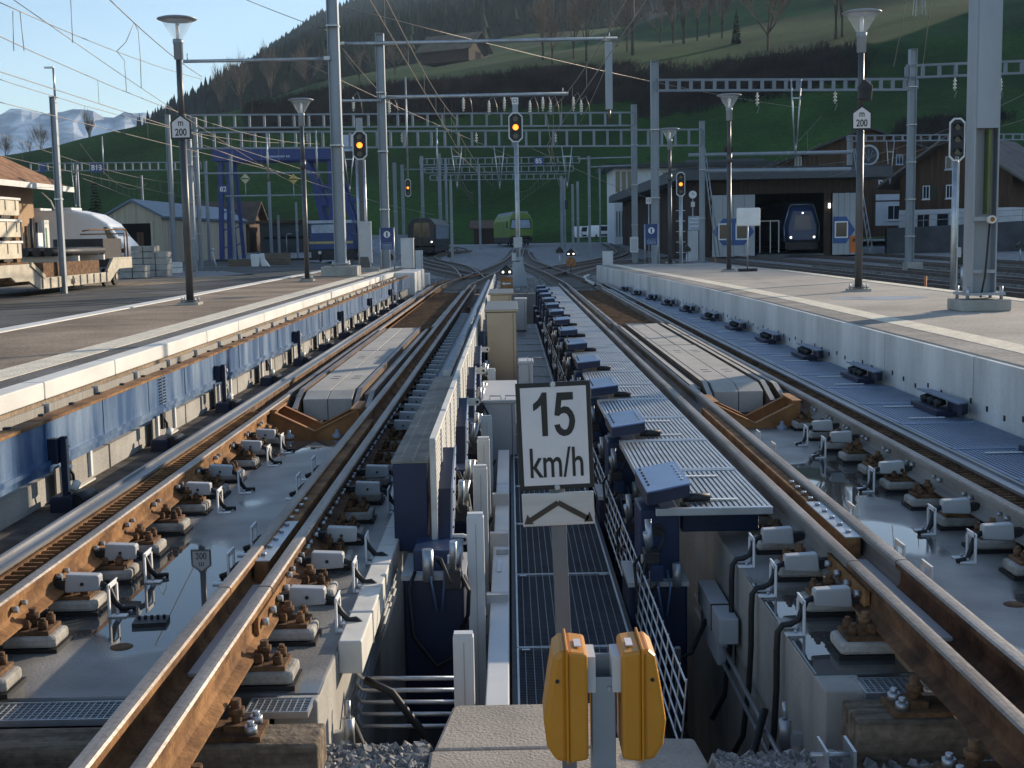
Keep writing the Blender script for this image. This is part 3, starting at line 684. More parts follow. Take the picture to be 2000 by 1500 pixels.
# ---------------------------------------------------------------- treads
def mk_tread(notch, label, group, mats=(None, None)):
    """walk-on grating, hinge edge along local x = 0, reaching to x = .76, length 1.38 in y; bars run along y"""
    t = thing('tread', label, 'tread', group=group); L = 1.38
    fr = mats[0] or mGalv
    B().box(0, .76, 0, .05, -.045, .004).build('end_bar', fr, t, bevel=.004); B().box(0, .76, L - .04, L, -.045, .004).build('end_bar', fr, t, bevel=.004)
    B().box(.74, .76, .05, L - .04, -.045, 0).build('side_bar', fr, t)
    x0 = .24 if notch else 0
    b = B(); b.box(0, .016, .05, L - .04, -.045, 0) if not notch else b.box(x0, x0 + .016, .05, L - .28, -.045, 0)
    b.build('side_bar', fr, t)
    b = B(); n = 21
    for k in range(1, n):
        x = .76 * k / n
        y0 = .05; y1 = L - .04
        if notch and x < x0: y0 = L - .3
        b.box(x - .011, x + .011, y0, y1, -.035, -.003)
    b.build('grating_bars', mats[1] or mGalv, t, kind='stuff')
    if notch:
        B().box(x0, .58, .25, .285, .004, .010).build('white_strip', mWhite, t); B().box(x0, .58, L - .30, L - .265, .004, .010).build('white_strip', mWhite, t)
    return t
def mk_box(label, group):
    t = thing('actuator_box', label, 'actuator box', group=group)
    P = [(-.10, .34), (.19, .46), (.20, -.33), (-.10, -.62)]
    P = [(-.155, .27), (.165, .55), (.165, -.27), (-.155, -.55)]
    B().prism(P, 'z', .07, .085).build('cover_plate', mPlate, t, bevel=.004)
    B().prism([(x * .97, y * .97) for x, y in P], 'z', -.01, .07).build('body', mBlueD, t)
    for f in (-.8, -.5, -.2, .1, .4, .75):
        B().cyl((-.12, f * .35 - .05, .085), (-.12, f * .35 - .05, .094), .009, n=6).build('bolt', mDarkM, t); B().cyl((.12, f * .32 + .1, .085), (.12, f * .32 + .1, .094), .009, n=6).build('bolt', mGalv, t)
    B().cyl((.12, -.2, -.03), (.30, -.2, -.03), .03, n=10).build('pivot', mDarkM, t)
    return t
def mk_machine(label, group, arm=True):
    t = thing('lift_machine', label, 'lift machine', group=group)
    B().box(-.18, .20, -.28, .28, -1.5, -.55).build('base_housing', mBlueD, t, bevel=.015)
    if arm: B().box(-.10, .16, -.2, .2, -.55, -.06).build('column', mBlue, t, bevel=.01)
    else: B().box(-.12, .18, -.18, .2, -.53, -.4).build('gear_case', mBlue, t, bevel=.01)
    if arm: B().box(.2, .72, -.02, .1, -.26, -.075).build('cross_arm', mBlue, t, bevel=.008)
    B().box(-.19, .21, -.29, .29, -.56, -.53).build('flange', mGreyP, t)
    b = B().cyl((-.02, -.3, -.56), (-.02, -.3, -.36), .035, n=10).cyl((.13, -.3, -.56), (.13, -.3, -.4), .03, n=10); b.build('cylinder', mGalv, t)
    B().tube([(-.1, -.3, -.5), (-.14, -.36, -.6), (-.12, -.34, -.9), (.02, -.32, -1.1), (.22, -.32, -1.0), (.33, -.25, -.8)], .014, 6).build('hose', mBlack, t)
    B().tube([(.0, -.28, -.45), (.0, -.34, -.55), (.03, -.33, -.75)], .008, 6).build('hose', mPlate, t); B().tube([(.07, -.28, -.45), (.08, -.34, -.55), (.06, -.33, -.75)], .008, 6).build('hose', mPlate, t)
    B().box(-.16, .0, -.205, -.2, -.78, -.72).build('label_plate', mGreyP, t)
    if arm: B().cyl((.02, -.215, -.2), (.02, -.2, -.2), .04, n=12).build('pivot_cap', mDarkM, t)
    return t
NT = 13
tp0 = mk_tread(True, 'flat galvanised grating tread with notch and white strips, right of the pit', 'grating treads laid flat right of the pit')
tp1 = mk_tread(False, 'plain flat galvanised grating tread right of the pit', 'plain grating treads right of the pit')
bx = mk_box('tilted blue actuator box with bolted lid on the treads', 'blue actuator boxes on the treads')
mc = mk_machine('dark blue lift machine column under the flat treads', 'lift machines under the flat treads')
for i in range(NT):
    y = 8.15 + i * MOD
    for p, yy in ((tp0, y), (tp1, y + 1.4)):
        (inst(p, (.92, yy, -.03)) if i else p).location = (.92, yy, -.03)
    (inst(bx, (1.0, y + .42, .03)) if i else bx).location = (1.0, y + .42, .03)
    (inst(mc, (.93, y + .35, 0)) if i else mc).location = (.93, y + .35, 0)
# outer right treads and dark raised flaps
mGrB = M('grating_bluish_painted', (.20, .26, .36), .45, .5, var=.1, scale=3)
to0 = mk_tread(True, 'bluish grating tread with white strips beside the right wall', 'bluish treads beside the right wall', (mGrB, mGrB))
to1 = mk_tread(False, 'plain bluish grating tread beside the right wall', 'plain bluish treads beside the right wall', (mGrB, mGrB))
fl = thing('raised_flap', 'raised dark blue flap with rollers against the right platform wall', 'flap', group='raised dark flaps along the right wall')
B().prism([(-.10, -.62), (-.10, .62), (.02, .52), (.02, -.52)], 'z', .10, .115).build('plate', mGrB, fl)
B().prism([(-.06, -.60), (-.0, -.02), (.03, -.02), (.03, -.5)], 'z', .0, .099).build('side_box', mBlueD, fl)
for k in range(3): B().cyl((-.12, -.0 + k * .2, .03), (-.02, -.0 + k * .2, .06), .04, n=10).build('roller', mDarkM, fl)
B().box(-.2, .0, -.3, .5, -.06, .0).build('bed', mBlueD, fl)
for i in range(NT):
    y = 6.2 + i * MOD; dx = wx(y + 1.4) - 4.45
    for p, yy in ((to0, y), (to1, y + 1.4)):
        o = inst(p, (0, 0, 0)) if i else p
        o.location = (4.36 + dx * .75, yy + 1.38, -.05); o.rotation_euler = (0, 0, math.pi)
    o = inst(fl, (0, 0, 0)) if i else fl
    o.location = (4.28 + dx, y + .7, .0)
B().box(3.545, 3.575, 4, 42, -.2, -.055).build('tread_edge_angle', mRust, label='rusty steel angle along the bluish treads', cat='steel angle')
# ---------------------------------------------------------------- left: treads folded upright, tilted plates, blue columns, long beam
fd = thing('folded_tread', 'upright folded grating tread on the left of the pit', 'tread', (-.52, 8.15, -.30), 0, 'upright folded treads left of the pit')
B().box(-.02, .02, 0, .05, 0, .76).build('end_bar', mGalv, fd, bevel=.004); B().box(-.02, .02, 1.33, 1.38, 0, .76).build('end_bar', mGalv, fd)
B().box(-.02, .02, .05, 1.33, .735, .76).build('top_bar', mCream, fd); B().box(-.02, .02, .05, 1.33, .0, .02).build('bottom_bar', mGalv, fd)
b = B()
for k in range(1, 21): z = .76 * k / 21; b.box(-.015, .017, .05, 1.33, z - .011, z + .011)
b.build('grating_bars', mCream, fd, kind='stuff')
B().box(.02, .028, .62, .67, .02, .735).build('white_strip', mWhite, fd)
tpL = thing('tilted_plate', 'pale blue rhombic cover plate with bolts on an upright tread', 'cover plate', (-.42, 8.15, -.02), 0, 'rhombic cover plates left of the pit')
PL = [(-.42, -.30), (-.10, .11), (.50, .30), (.20, -.09)]
B().prism(PL, 'x', .0, .014).build('plate', mPlateL, tpL, bevel=.003)
B().prism([(y * .96, z * .96) for y, z in PL], 'x', -.09, -.001).build('box', mBlueD, tpL)
for y, z in ((-.34, -.22), (-.26, -.12), (-.18, -.02), (-.08, .08), (.08, .14), (.2, .18), (.4, .25), (-.2, -.2), (0, -.13), (.12, -.08), (.22, .0), (.36, .16)):
    B().cyl((.014, y, z), (.022, y, z), .009, n=6).build('bolt', mDarkM, tpL)
mL = mk_machine('dark blue lift machine standing below the upright treads', 'lift machines below the upright treads', False)
lug = thing('hinge_lug', 'pale steel hinge lug on the left upright treads', 'hinge', (-.36, 8.3, -.17), 0, 'hinge lugs on the left treads')
b = B().prism([(-.10, -.03), (.04, -.03), (.06, 0), (.05, .03), (.02, .04), (-.10, .04)], 'y', 0, .02); b.build('lug', mCream, lug); B().cyl((.03, -.01, .005), (.03, .03, .005), .014, n=8).build('pin', mDarkM, lug)
for i in range(NT):
    y = 8.15 + i * MOD
    for k in (0, 1):
        if i + k == 0: continue
        inst(fd, (-.52, y + 1.4 * k, -.30))
    (inst(tpL, (0, 0, 0)) if i else tpL).location = (-.42, y + .35, -.02)
    o = inst(mL, (0, 0, 0)) if i else mL
    o.location = (-.52, y - .12, .20)
    (inst(lug, (0, 0, 0)) if i else lug).location = (-.36, y + .05, -.22)
    if i: inst(lug, (-.36, y + 1.0, .20))
t = thing('long_beam', 'long dark blue box beam with dusty top along the left pit edge', 'beam', (-.68, 8.45, .0))
B().box(-.13, .10, 0, 34, -.35, .25).build('web', mBlue, t, bevel=.008)
B().box(-.14, .11, 0, 5.2, .251, .268).build('dusty_cover', M('dusty_cover', (.30, .27, .23), .9, var=.25, scale=3, bump=.3), t)
B().cyl((-.02, 5.25, .29), (-.02, 34, .29), .045, n=10).build('tube', mGalv, t)
# cream duct on the left pit edge
t = thing('edge_duct', 'cream plastic cable duct along the left pit edge', 'cable duct', (-.90, 6.25, -.43))
for i in range(3):
    B().box(.0, .12, i * 1.02, i * 1.02 + 1.0, 0, .17).build('duct_section', mCream, t, bevel=.008)
    B().box(-.004, .124, i * 1.02 + .5, i * 1.02 + .52, -.004, .174).build('strap', mGalv, t)
t = thing('edge_duct', 'grey cable duct box on the right pit wall', 'cable duct', (1.24, 7.6, -.76))
B().box(0, .118, 0, .9, 0, .16).build('duct_section', mBoxG, t, bevel=.006); B().box(-.004, .118, .3, .32, -.004, .165).build('strap', mDarkM, t); B().box(.02, .13, .2, .9, -.2, -.01).build('duct_section', mBoxG, t, bevel=.006)
# conduits across the pit ends
for k in range(5):
    B().tube([(-.87, 9, -.60 - .055 * k), (-.87, 6.75 - .03 * k, -.60 - .055 * k), (-.83, 6.66 - .03 * k, -.60 - .055 * k), (-.33, 6.64 - .03 * k, -.60 - .055 * k)], .012, 7).build('conduit', mGalv, label='galvanised conduit bent across the left end of the pit', cat='conduit', group='conduits across the left pit end')
for k in range(2):
    B().tube([(1.3, 9, -.85 - .1 * k), (1.3, 5.98, -.85 - .1 * k), (1.27, 5.9, -.85 - .1 * k), (.85, 5.88, -.85 - .1 * k)], .014, 7).build('conduit', mGalv, label='galvanised conduit bent across the right end of the pit', cat='conduit', group='conduits across the right pit end')
for k, (pts, lab) in enumerate((([(-.80, 6.5, -.55), (-.66, 6.45, -.6), (-.5, 6.5, -.85), (-.42, 6.5, -1.05), (-.34, 6.6, -1.1)], 'thick black hose looping below the cream duct'), ([(-.84, 6.2, -.66), (-.75, 6.15, -.85), (-.6, 6.2, -.98), (-.42, 6.25, -.95), (-.35, 6.4, -.8)], 'lower thick black hose looping across the left pit'), ([(.82, 6.4, -1.0), (1.0, 6.3, -1.05), (1.2, 6.35, -.98), (1.3, 6.5, -.75)], 'black hose sagging across the right pit'))):
    B().tube(pts, .022, 8).build('loop_hose', mBlack, label=lab, cat='hose')
for x, y, z, s, lab in ((1.30, 6.0, -.66, 1, 'small cylinder fitting on the right pit wall'), (-.83, 6.02, -.62, -1, 'small blue-grey cylinder fitting on the left pit wall')):
    t = thing('wall_fitting', lab, 'fitting', (x, y, z))
    B().cyl((0, 0, -.09), (0, 0, .05), .03, n=10).build('cylinder', mGalv, t); B().box(0 if s > 0 else -.07, .08 if s > 0 else 0, -.02, .03, -.08, -.02).build('mount', mGreyP, t)
    B().tube([(0, 0, -.09), (0, -.02, -.2), (.0, -.03, -.35), (-.02, -.05, -.45)], .018, 7).build('hose', mBlack, t); B().cyl((0, 0, .05), (0, .02, .13), .012, n=8).build('rod', mGalv, t)
# hydraulic clutter along both rows of machines
def mk_valve(label, group):
    t = thing('valve_block', label, 'valve block', group=group)
    B().box(-.05, .05, -.09, .09, 0, .12).build('block', mDarkM, t, bevel=.008); B().cyl((.0, -.05, .12), (.01, -.09, .30), .022, n=8).build('cylinder', mGalv, t); B().cyl((.02, .05, .12), (.05, .12, .26), .018, n=8).build('cylinder', mGalv, t)
    B().tube([(.05, -.06, .08), (.10, -.10, .0), (.09, -.06, -.16), (.03, .02, -.3)], .012, 6).build('hose', mBlack, t); B().tube([(-.05, .0, .1), (-.10, -.06, .2), (-.06, -.2, .22), (.0, -.3, .1)], .010, 6).build('hose', mBlack, t); B().tube([(.04, .08, .05), (.08, .2, -.05), (.05, .45, -.02), (.03, .6, .06)], .011, 6).build('hose', mBlack, t)
    B().cyl((.051, .0, .06), (.065, .0, .06), .03, n=10).build('gauge', mGreyP, t); B().box(-.06, .02, .1, .16, -.05, .05).build('bracket', mBlue, t)
    return t
va = mk_valve('small hydraulic valve block with hoses beside the left upright treads', 'valve blocks beside the upright treads'); vb = mk_valve('small hydraulic valve block with hoses beside the cable tray', 'valve blocks beside the cable tray')
for i in range(16):
    y = 7.6 + i * 1.4
    (inst(va, (0, 0, 0)) if i else va).location = (-.38, y, -.36 + .1 * (i % 2)); o = inst(vb, (0, 0, 0)) if i else vb; o.location = (.88, y + .5, -.40 - .12 * (i % 2)); o.rotation_euler = (0, 0, math.pi)
# concrete blocks at the near end
t = thing('concrete_block', 'rough concrete block with seam before the walkway', 'concrete block', (0, 5.3, -.75))
B().prism([(-.37, .02), (-.31, .52), (-.28, .55), (.36, .55), (.36, .02)], 'z', -.3, .30).build('body', mBlk, t, bevel=.015)
B().prism([(-.385, -.6), (-.385, .012), (.36, .012), (.36, -.6)], 'z', -.3, .30).build('front_slab', mBlk, t, bevel=.015)
B().prism([(.40, -.2), (.40, .33), (.80, .30), (.84, -.2)], 'z', -.5, .22).build('concrete_block', mBlk, label='smaller grey concrete block right of the yellow boxes', cat='concrete block', bevel=.02, loc=(0, 5.3, -.75))
t = thing('buffer_bracket', 'galvanised bolted bracket on the sleeper end, right', 'bracket', (1.25, 5.0, -.5))
B().box(-.01, .0, -.05, .12, -.1, .16).build('plate', mGalv, t); B().box(.10, .112, -.05, .12, -.1, .16).build('plate', mGalv, t)
for z in (-.02, .05, .12): B().cyl((-.06, .02, z), (.1, .02, z), .012, n=8).build('bolt', mGalv, t)
B().prism([(.1, 0), (1.22, 0), (1.2, .18), (.1, .14)], 'z', -.75, -.52).build('kerb_end', mCl, label='pale concrete footing between the blocks and the bracket', cat='footing', loc=(0, 5.0, 0))
# ---------------------------------------------------------------- left roller beam with brackets
t = thing('guide_beam', 'long weathered blue guide beam with rusty top beside the left platform', 'guide beam', (-3.5, 3, .0))
cuts = [0, 9.6, 20.5, 31.5, 41.5]
for i in range(4):
    B().box(-.03, .03, cuts[i] + .01, cuts[i + 1] - .01, .15, .44).build('web', mBlueB, t)
    B().box(-.03, .055, cuts[i] + .01, cuts[i + 1] - .01, .115, .15).build('lower_flange', mBlueB, t); B().box(-.03, .03, cuts[i] + .01, cuts[i + 1] - .01, .06, .1149).build('lower_web', mBlueB, t)
    B().box(-.09, .05, cuts[i] + .01, cuts[i + 1] - .01, .44, .46).build('top_flange', mRust, t)
for i in range(30):
    B().box(.03, .036, .9 + i * 1.37, .93 + i * 1.37, .15, .44).build('stiffener', mBlueB, t)
bb = B()
for c in cuts[1:4]:
    for k in range(9):
        for s in (-.1, -.05, .05, .1): bb.cyl((.03, c + s, .17 + k * .03), (.04, c + s, .17 + k * .03), .008, n=6)
bb.build('splice_bolts', mDarkM, t, kind='stuff')
bb = B()
for i in range(60): bb.cb((-.07, .5 + i * .68, .468), (.04, .05, .016))
bb.build('top_clips', mDarkM, t, kind='stuff')
def mk_arm(tall):
    t = thing('roller_arm', '', 'roller arm')
    if tall:
        B().box(-.09, .0, -.075, .01, .12, .31).build('block', mBlueD, t, bevel=.006); B().box(.005, .05, -.03, .03, -.28, .32).build('arm', mBlueD, t, bevel=.005)
        B().box(.0505, .055, -.02, .02, -.1, .3).build('face_plate', mGalv, t)
        for z in (.08, .25): B().cyl((.05, .03, z), (.068, .03, z), .018, n=10).build('pin', mWhite, t)
    B().box(-.06, .12, -.14, .22, -.30, -.12).build('bearing_box', mBlueD, t, bevel=.02)
    B().cyl((.13, -.12, -.16), (.16, .16, -.16), .06, n=10).build('roller', mBlack, t); B().cyl((.07, .02, -.1), (.09, .07, -.04), .03, n=8).build('white_cap', mCream, t)
    B().tube([(.0, .12, .08), (.03, .16, .0), (.02, .2, -.12)], .012, 6).build('hose', mBlack, t); B().box(-.02, .01, .1, .2, -.05, .1).build('valve', mDarkM, t)
    B().box(-.14, -.11, .22, 1.1, -.215, -.20).build('rail_strip', mCream, t); B().box(-.15, -.135, .25, 1.1, -.2, .03).build('mesh_panel', mMesh, t)
    for y in (.35, 1.0): B().box(-.135, -.11, y, y + .05, -.17, .06).build('strap', mWhite, t)
    return t
at_, as_ = mk_arm(True), mk_arm(False)
for i in range(13):
    y = 6.8 + i * 2.7
    inst(at_ if i % 2 else as_, (-3.40, y, 0), 0, ('tall dark blue roller arm on the left guide beam' if i % 2 else 'low dark roller bearing under the left guide beam'), ('tall roller arms on the guide beam' if i % 2 else 'low roller bearings under the guide beam'))
drop(at_); drop(as_)
pw = B()
for i in range(31): pw.box(-3.66, -3.6, 3.2 + i * 1.35, 4.5 + i * 1.35, -.26, -.03)
pw.build('plinth_wall', mC, label='low concrete plinth below the left guide beam', cat='plinth')
for i in range(9):
    B().box(-3.08, -3.06, 5.5 + i * 1.31, 5.72 + i * 1.31, -.26, -.10).build('edge_plate', mGreyP, label='small upright grey plate beside the left guide rail', cat='plate', group='upright plates beside the left guide rail')
# ================================================================ speed sign and yellow boxes
sg = thing('speed_sign', 'white 15 km/h speed sign with black border on a grey post', 'speed sign', (.215, 5.02, -.64))
lean = R(-1.75)
sg.rotation_euler = (0, lean, 0)
B().box(-.03, .03, .012, .05, 0, 1.80).build('post', mPost, sg, bevel=.004)
PW, PH, pz = .148, .214, 1.602
B().box(-PW, PW, -.012, .004, pz - PH, pz + PH).build('panel', mSignB, sg, bevel=.003)
B().box(-PW + .018, PW - .018, -.0155, -.0121, pz - PH + .018, pz + PH - .018).build('white_face', mSignW, sg)
G1 = [(375, 215), (450, 215), (470, 920), (378, 925), (358, 420), (300, 475), (235, 520), (230, 405), (310, 335), (350, 270)]
G5 = [(612, 220), (870, 212), (875, 335), (690, 345), (675, 465), (735, 440), (800, 455), (860, 520), (895, 600), (908, 680), (890, 790), (845, 875), (790, 915), (720, 928), (650, 900), (600, 840), (568, 745), (655, 728), (680, 785), (725, 820), (770, 815), (800, 760), (812, 670), (800, 610), (770, 565), (725, 550), (680, 565), (648, 600), (572, 588)]
def glyph(pts, nm):
    ca, sa = math.cos(R(-1.9)), math.sin(R(-1.9)); k = .260 / 1056; out = []
    for x, y in pts:
        dx, dy = (x - 25) * k, -(y - 145) * k
        out.append((-.130 + dx * ca - dy * sa, pz + PH - .018 + dx * sa + dy * ca))
    B().prism(out, 'y', -.0168, -.0156).build(nm, mSignB, sg, fix=True)
glyph(G1, 'digit_one'); glyph(G5, 'digit_five')
text('km/h', .168, mSignB, 'unit', sg, (.002, -.016, pz - .112), UPRIGHT, .001, .65, bold=.0018)
for z in (pz + PH - .008, pz - PH + .008): B().cyl((0, -.0125, z), (0, -.018, z), .011, n=12).build('rivet', mGalv, sg)
mSignG = M('sign_metal_face', (.52, .51, .50), .35, .4, var=.1, scale=6, st=(.3, 1, 3))
B().box(-.143, .143, -.012, .004, pz - PH - .148, pz - PH - .016).build('arrow_panel', mSignG, sg, bevel=.003)
az = pz - PH - .085
ar = M('arrow_brown', (.045, .030, .022), .5)
b = B().bar((-.118, -.0135, az - .040), (.0, -.0135, az + .030), .003, .021).bar((0, -.0136, az + .030), (.118, -.0136, az - .040), .003, .021)
for s in (-1, 1): b.prism([(s * .137, az - .052), (s * .100, az - .052), (s * .124, az - .012)], 'y', -.0151, -.0122)
b.build('double_arrow', ar, sg)
def yellow(x, y, s, lab):
    t = thing('signal_box', lab, 'signal box', (x, y, -.092))
    o = s
    prof = [(0, .36), (.0, .40), (.003, .41), (.07, .41)]
    # side shell: profile in (x, z), x outward
    back = [(0, .012), (0, .395), (.062, .405), (.062, .0)]
    B().prism([(o * a * 1.12, c) for a, c in back], 'y', -.12, .12).build('back_shell', mYel, t, bevel=.012)
    fr = [(.064, .002), (.064, .408), (.086, .405), (.106, .385), (.122, .28), (.139, .15), (.130, .06), (.10, .005)]
    B().prism([(o * a * 1.12, c) for a, c in fr], 'y', -.115, .115).build('front_cover', mYel, t, bevel=.02)
    B().prism([(o * .068, .0), (o * .068, .415), (o * .077, .415), (o * .077, .0)], 'y', -.126, .126).build('rim', mYel, t, bevel=.004)
    B().cyl((o * .105, -.11, .30), (o * .107, -.12, .30), .007, n=10).build('screw', mDarkM, t)
    B().box(o * .032 - .012, o * .032 + .012, -.06, .02, .404, .4085).build('sticker', mSignW, t)
    B().box(min(0, -o * .03), max(0, -o * .03), -.07, .07, .24, .37).build('mount_plate', mDuct, t)
    return t
yellow(.245, 4.42, -1, 'yellow-orange signal box facing left on the steel post')
yellow(.363, 4.42, 1, 'yellow-orange signal box facing right on the steel post')
t = thing('box_post', 'grey steel channel post holding the two yellow boxes', 'post', (.303, 4.42, -.64))
b = B().box(-.042, .042, -.06, -.052, 0, .84).box(-.042, -.034, -.052, .06, 0, .9).box(.034, .042, -.052, .06, 0, .9).box(-.034, .034, .05, .06, 0, .89); b.build('channel', mMast, t, bevel=.003)
for z in (.5, .8): B().cyl((.02, -.062, z), (.02, -.07, z), .008, n=8).build('bolt', mGalv, t)
B().box(-.05, .035, -.075, -.0605, -.1, .5).build('stiffener', mMast, t)
# ================================================================ lamps, masts, signals, portals, wires
def lamp(x, y, z0, h, sc, label, group, board=None, spk=False):
    t = thing('street_lamp', label, 'street lamp', (x, y, z0), 0, group)
    B().cyl((0, 0, .06), (0, 0, h * .62), .075, .07, n=12).build('pole', mMastD, t); B().cyl((0, 0, h * .62), (0, 0, h - .78), .062, .058, n=12).build('upper_pole', mMastD, t)
    B().box(-.2, .2, -.2, .2, 0, .05).build('base_block', mC, t); B().box(-.16, .16, -.16, .16, .075, .09).build('base_plate', mMastD, t)
    for sx in (-1, 1):
        for sy in (-1, 1): B().cyl((sx * .13, sy * .13, .05), (sx * .13, sy * .13, .14), .016, n=6).build('anchor_bolt', mGalv, t)
    B().lathe([(.058, h - .80), (.09, h - .78), (.09, h - .50), (.10, h - .49), (.10, h - .42), (.0, h - .42)], n=14).build('socket', mMast, t)
    B().lathe([(.085, h - .42), (.30, h - .06)], n=20).build('glass_cone', mGlassL, t); B().cyl((0, 0, h - .42), (0, 0, h - .12), .035, n=8).build('lamp_tube', mWhite, t)
    B().lathe([(0, h - .085), (.30, h - .075), (.37, h - .05), (.375, h - .035), (.30, h - .01), (0, h)], n=24).build('hat', mMast, t)
    if board:
        bz = h * .62 - .22
        P = [(-.20, 0), (.20, 0), (.20, .33), (0, .48), (-.20, .33)]
        B().prism([(a, bz + c) for a, c in P], 'y', -.10, -.085).build('board', mSignB, t); Q = [(-.165, .035), (.165, .035), (.165, .315), (0, .435), (-.165, .315)]
        B().prism([(a, bz + c) for a, c in Q], 'y', -.104, -.1005).build('board_face', mSignW, t)
        text('m', .17, mSignB, 'board_letter', t, (0, -.105, bz + .305), UPRIGHT, .001, .85, bold=.003); text('200', .185, mSignB, 'board_number', t, (0, -.105, bz + .125), UPRIGHT, .001, .80, bold=.004)
    if spk:
        B().prism([(-.1, -.16), (.14, -.2), (.16, .1), (0, .22), (-.1, .1)], 'y', -.16, .02).build('loudspeaker', mDarkM, t, bevel=.02, loc=(.03, 0, h * .62 + .52))
    else: B().cyl((0, -.02, h * .62), (0, .0, h * .62 + .25), .085, n=10).build('sleeve', mMastD, t)
    return t
lamp(-6.22, 24.9, .54, 5.45, 1, 'dark street lamp with m 200 board on the left platform', None, True)
lamp(6.87, 25.3, .54, 5.40, 1, 'dark street lamp with m 200 board and loudspeaker on the right platform', None, True, True)
lamp(-6.0, 38.0, .54, 5.3, 1, 'street lamp on the left platform before the big mast', None)
lamp(6.72, 39.4, .54, 5.35, 1, 'street lamp beside the blank white display on the right platform', None)
lamp(6.05, 48.5, .54, 5.1, 1, 'street lamp at the far end of the right platform', None)
# H-section masts
def mast(x, y, z0, h, wd, label, group=None, block=None, mat=None, clamps=0):
    t = thing('catenary_mast', label, 'mast', (x, y, z0), 0, group); mt = mat or mMast; zb = 0
    if block:
        bw, bh = block; B().box(-bw, bw, -bw * .9, bw * .9, 0, bh).build('footing', mC, t, bevel=.02); zb = bh + .06
        b = B().box(-wd * .8, wd * .8, -wd * .75, wd * .75, zb, zb + .04); b.build('base_plate', mt, t)
        for sx in (-1, 1):
            for sy in (-1, 1): B().cyl((sx * wd * .68, sy * wd * .6, bh), (sx * wd * .68, sy * wd * .6, zb + .13), .025, n=6).build('anchor_bolt', mGalv, t)
        zb += .04
    f = wd / 2; th = .022
    b = B().box(-f, -f + th, -f, f, zb, h).box(f - th, f, -f, f, zb, h).box(-f + th, f - th, -.008, .008, zb, h); b.build('section', mt, t)
    B().box(-f - .01, f + .01, -f - .01, f + .01, h, h + .02).build('cap', mt, t)
    for k in range(clamps): z = zb + (k + 1) * h / (clamps + 1); B().box(-f - .025, f + .025, -f - .025, f + .025, z, z + .05).build('clamp', mGalv, t)
    return t
mr = mast(6.87, 18.78, .54, 8.6, .36, 'large grey mast on a concrete block on the right platform', block=(.36, .17))
B().box(-.17, .17, -.21, -.185, 1.30, 1.36).build('strap', mMast, mr); B().cyl((.06, -.30, 1.32), (.06, -.17, 1.32), .058, n=14).build('lamp_head', mCream, mr); B().cyl((.06, -.303, 1.32), (.06, -.2995, 1.32), .035, n=12).build('lens', mRust, mr)
B().tube([(.05, -.22, 1.26), (.02, -.24, .9), (.0, -.22, .5), (-.05, -.2, .2)], .014, 6).build('cable', mBlack, mr); B().box(-.16, .16, -.19, -.182, .55, .60).build('strap', mMast, mr)
B().box(.02, .06, -.19, -.03, 1.4, 2.6).build('cable_guard', M('mossy_guard', (.12, .15, .06), .8), mr); B().box(-.158, .158, -.19, -.182, 2.62, 6.0).build('web_cover', mMast, mr)
ml = mast(-5.62, 42.8, .54, 11.5, .36, 'large grey mast on a block on the left platform', block=(.6, .32), clamps=2)
m2 = mast(-5.15, 53.6, .54, 9.5, .34, 'grey mast with two cantilever tubes at the left platform end', clamps=3)
def tubearm(p, q, r, label, mat=None):
    t = thing('cantilever_tube', label, 'cantilever', p); d = Vector(q) - Vector(p)
    B().cyl((0, 0, 0), d, r, n=10).build('tube', mat or mGalv, t); B().cb((0, 0, 0), (.2, .45, .12)).build('clamp', mGalv, t); B().cyl(d * .97 + Vector((0, 0, .0)), d * .97 + Vector((0, 0, .25)), .02, n=6).build('end_pin', mGalv, t)
    return t
p = atY(668, 86, 53.4); q = atY(1206, 75, 53.4); tubearm(p, q, .075, 'long upper cantilever tube above the signals')
p = atY(750, 190, 53.4); q = atY(1110, 183, 53.4); tubearm(p, q, .075, 'lower cantilever tube behind the middle signal')
p = atY(655, 197, 53.3); q = atY(744, 196, 53.3); tubearm(p, q, .06, 'short tube between the two left masts')
p = atY(640, 115, 42.8); q = atY(358, 120, 42.8); tubearm(p, q, .055, 'thin cantilever tube reaching left from the large mast')
hp = atY(1188, 82, 53.4); hq = atY(1190, 238, 53.4); t = thing('hanging_post', 'hanging grey post below the long upper tube', 'hanging post', hq); B().box(-.14, .14, -.1, .1, .5, (hp - hq).z).build('post', mMast, t); B().cyl((0, 0, 0), (0, 0, .6), .06, n=10).build('insulator', mInsul, t)
# further masts: pixel of foot, distance, pixel row of top
def pmast(u, vt, Y, wd, label, group=None, z0=None, clamps=1):
    g = yard(Y) if z0 is None else z0
    top = atY(u, vt, Y); return mast(top.x, Y, g, top.z - g, wd, label, group, clamps=clamps)
pmast(1238, 205, 84, .36, 'grey portal mast with white box left of the depot', clamps=3)
pmast(1371, 237, 76, .30, 'portal mast with slanting stays before the depot', clamps=2)
pmast(1278, 120, 58, .34, 'tall grey mast on a block at the right platform end', z0=.3, clamps=2)
pmast(1783, 97, 58, .32, 'tall grey mast with cross beam right of the right platform', clamps=5)
pmast(366, 250, 76, .36, 'portal mast left of the blue crane', clamps=3); pmast(380, 230, 84, .25, 'slim portal mast behind the left lamp', clamps=3)
B().box(-.35, .35, -.35, .35, 0, .5).build('mast_footing', mC, label='square concrete footing of the tall right mast', cat='footing', loc=(atY(1783, 480, 58).x, 58, -.26))
